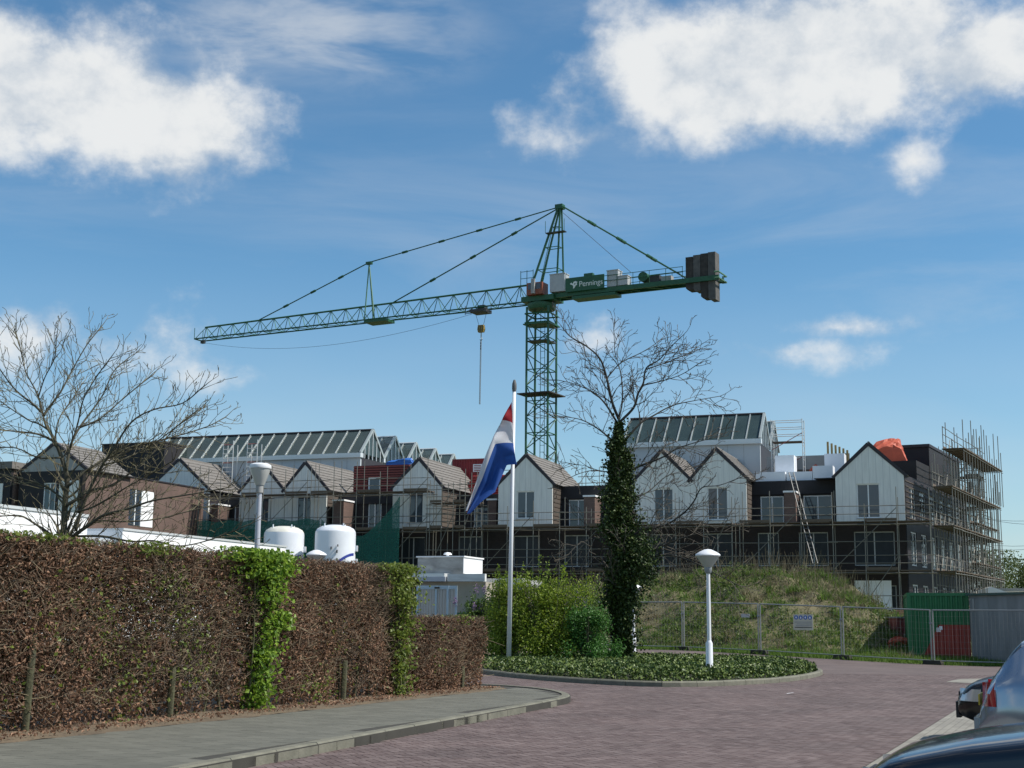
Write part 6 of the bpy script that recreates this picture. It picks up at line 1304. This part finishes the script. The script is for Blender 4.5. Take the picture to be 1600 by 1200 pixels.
    def patch_lamp(nm, x0, x1, y0, z0, z1, m, s, end):
        # curved lamp lens following the corner: sample ring positions
        b = MB(); n = 8; rows = []
        for i in range(n + 1):
            x = x0 + (x1 - x0) * i / n; j = int(np.argmin(np.abs(xs - x))); rg = rings[j]
            zs_ = [p[1] for p in rg[3:18]]; ys_ = [p[0] for p in rg[3:18]]
            for z in (z0, (z0 + z1) / 2, z1): b.v.append((float(xs[j]), s * (float(np.interp(z, zs_, ys_)) + .008), z))
        for i in range(n):
            for q in range(2): b.f.append((i * 3 + q, i * 3 + q + 1, i * 3 + q + 4, i * 3 + q + 3)); b.mi.append(0)
        b.build(nm, m, r, 'all')
    zf = f(belt, .15); zr_ = f(belt, L - .2)
    for s in (-1, 1):
        patch_lamp('headlight', .015, .34, 0, zf - .16, zf - .01, M_headl, s, 0); patch_lamp('tail_light', L - .05, L - .16, 0, zr_ - .17, zr_ + .06, M_taill, s, 1)
        mx = wind[0] + .22; b = MB(); b.lathe([(.02, -.07), (.08, -.05), (.09, .02), (.05, .07)], 10, (mx, s * (f(width, mx) + .08), f(belt, mx) + .09)); b.build('mirror', paint, r, True)
        cube('door_handle', (L * .50, s * (f(width, L * .5) - .002), f(belt, L * .5) - .10), (L * .50 + .18, s * (f(width, L * .5) + .018), f(belt, L * .5) - .07), paint, r)
        if s: cube('side_strip', (L * .30, s * (f(width, L * .4) - .004), .42), (L * .68, s * (f(width, L * .4) + .012), .47), M_plast, r)
    fw = f(width, .02); cube('front_bumper', (-.035, -fw * .85, .30), (.02, fw * .85, .50), M_plast, r); cube('grille', (-.012, -fw * .5, .54), (.01, fw * .5, .62), M_plast, r); cube('number_plate', (-.05, -.26, .36), (-.037, .26, .47), M_plate, r)
    rw_ = f(width, L - .02); cube('rear_bumper', (L - .03, -rw_ * .9, .34), (L + .05, rw_ * .9, .55), paint, r); cube('number_plate', (L + .004, -.26, .66), (L + .018, .26, .77), M_plate, r)
    cube('undertray', (.3, -hwm * .8, .17), (L - .3, hwm * .8, .21), M_plast, r)
    return r, f
M_silver = mat('silver_blue_paint', (.30, .35, .42), .22, var=.04, metal=.7, coat=1.0); M_navy = mat('navy_paint', (.006, .009, .016), .16, var=.05, metal=0, coat=.55, spec=.4); M_blk = mat('black_paint', (.008, .008, .009), .25, coat=.25, spec=.35)
hatch = dict(L=3.8, prof=[(0, .52), (.06, .62), (.2, .72), (.5, .82), (1.0, .92), (1.15, .96), (1.75, 1.36), (2.1, 1.45), (2.7, 1.47), (3.15, 1.42), (3.38, 1.32), (3.62, 1.0), (3.72, .88), (3.78, .7), (3.8, .5)],
    belt=[(0, .48), (.2, .66), (.6, .75), (1.1, .82), (2.2, .86), (3.0, .92), (3.5, .90), (3.7, .78), (3.8, .48)], width=[(0, .50), (.05, .60), (.2, .74), (.6, .81), (1.5, .83), (3.1, .82), (3.5, .76), (3.7, .66), (3.8, .55)], roofw=[(0, .5), (1.1, .68), (1.9, .57), (2.8, .56), (3.3, .54), (3.6, .56), (3.8, .5)], wind=(1.16, 1.78), rearw=(3.36, 3.62), sidew=[(1.45, 2.2), (2.28, 2.95)])
sedan = dict(L=4.3, prof=[(0, .55), (.05, .66), (.2, .76), (.6, .86), (1.15, .95), (1.3, .98), (2.0, 1.36), (2.3, 1.42), (2.9, 1.42), (3.2, 1.36), (3.75, 1.02), (4.1, .98), (4.24, .9), (4.3, .55)],
    belt=[(0, .5), (.15, .68), (.6, .78), (1.2, .86), (2.5, .90), (3.6, .94), (4.1, .88), (4.3, .5)], width=[(0, .55), (.05, .66), (.2, .78), (.6, .85), (1.5, .87), (3.3, .87), (3.9, .82), (4.2, .72), (4.3, .6)], roofw=[(0, .55), (1.2, .72), (2.1, .60), (3.0, .58), (3.6, .66), (4.3, .55)], wind=(1.30, 2.0), rearw=(3.22, 3.74), sidew=[(1.65, 2.35), (2.42, 3.15)])
def put_car(label, fpos, head, paint, spec, **k):
    # fpos: ground point under the nose; head: unit vector the nose points to; car built with nose at x=0 and tail at +x
    rot = math.atan2(-head.y, -head.x); return car(label, (fpos.x, fpos.y, fpos.z), rot, paint, spec['prof'], spec['belt'], spec['width'], spec['L'], spec['roofw'], spec['wind'], spec['rearw'], spec['sidew'], **k)
hd = Vector((-PKN.x, -PKN.y, 0))
tail = Vector((4.97, 14.6, .017)); put_car('silver blue hatchback with its tail towards the brick road', tail + PKN * 3.8, PKN, M_silver, hatch, group='cars in the parking bay')
put_car('black car with its nose out, beyond the silver hatchback', Vector((5.98, 18.35, .017)), hd, M_blk, sedan, group='cars in the parking bay')
put_car('glossy navy car whose bonnet points to the road, this side of the silver hatchback', Vector((2.22, 8.6, .002)), hd, M_navy, sedan, group='cars in the parking bay')
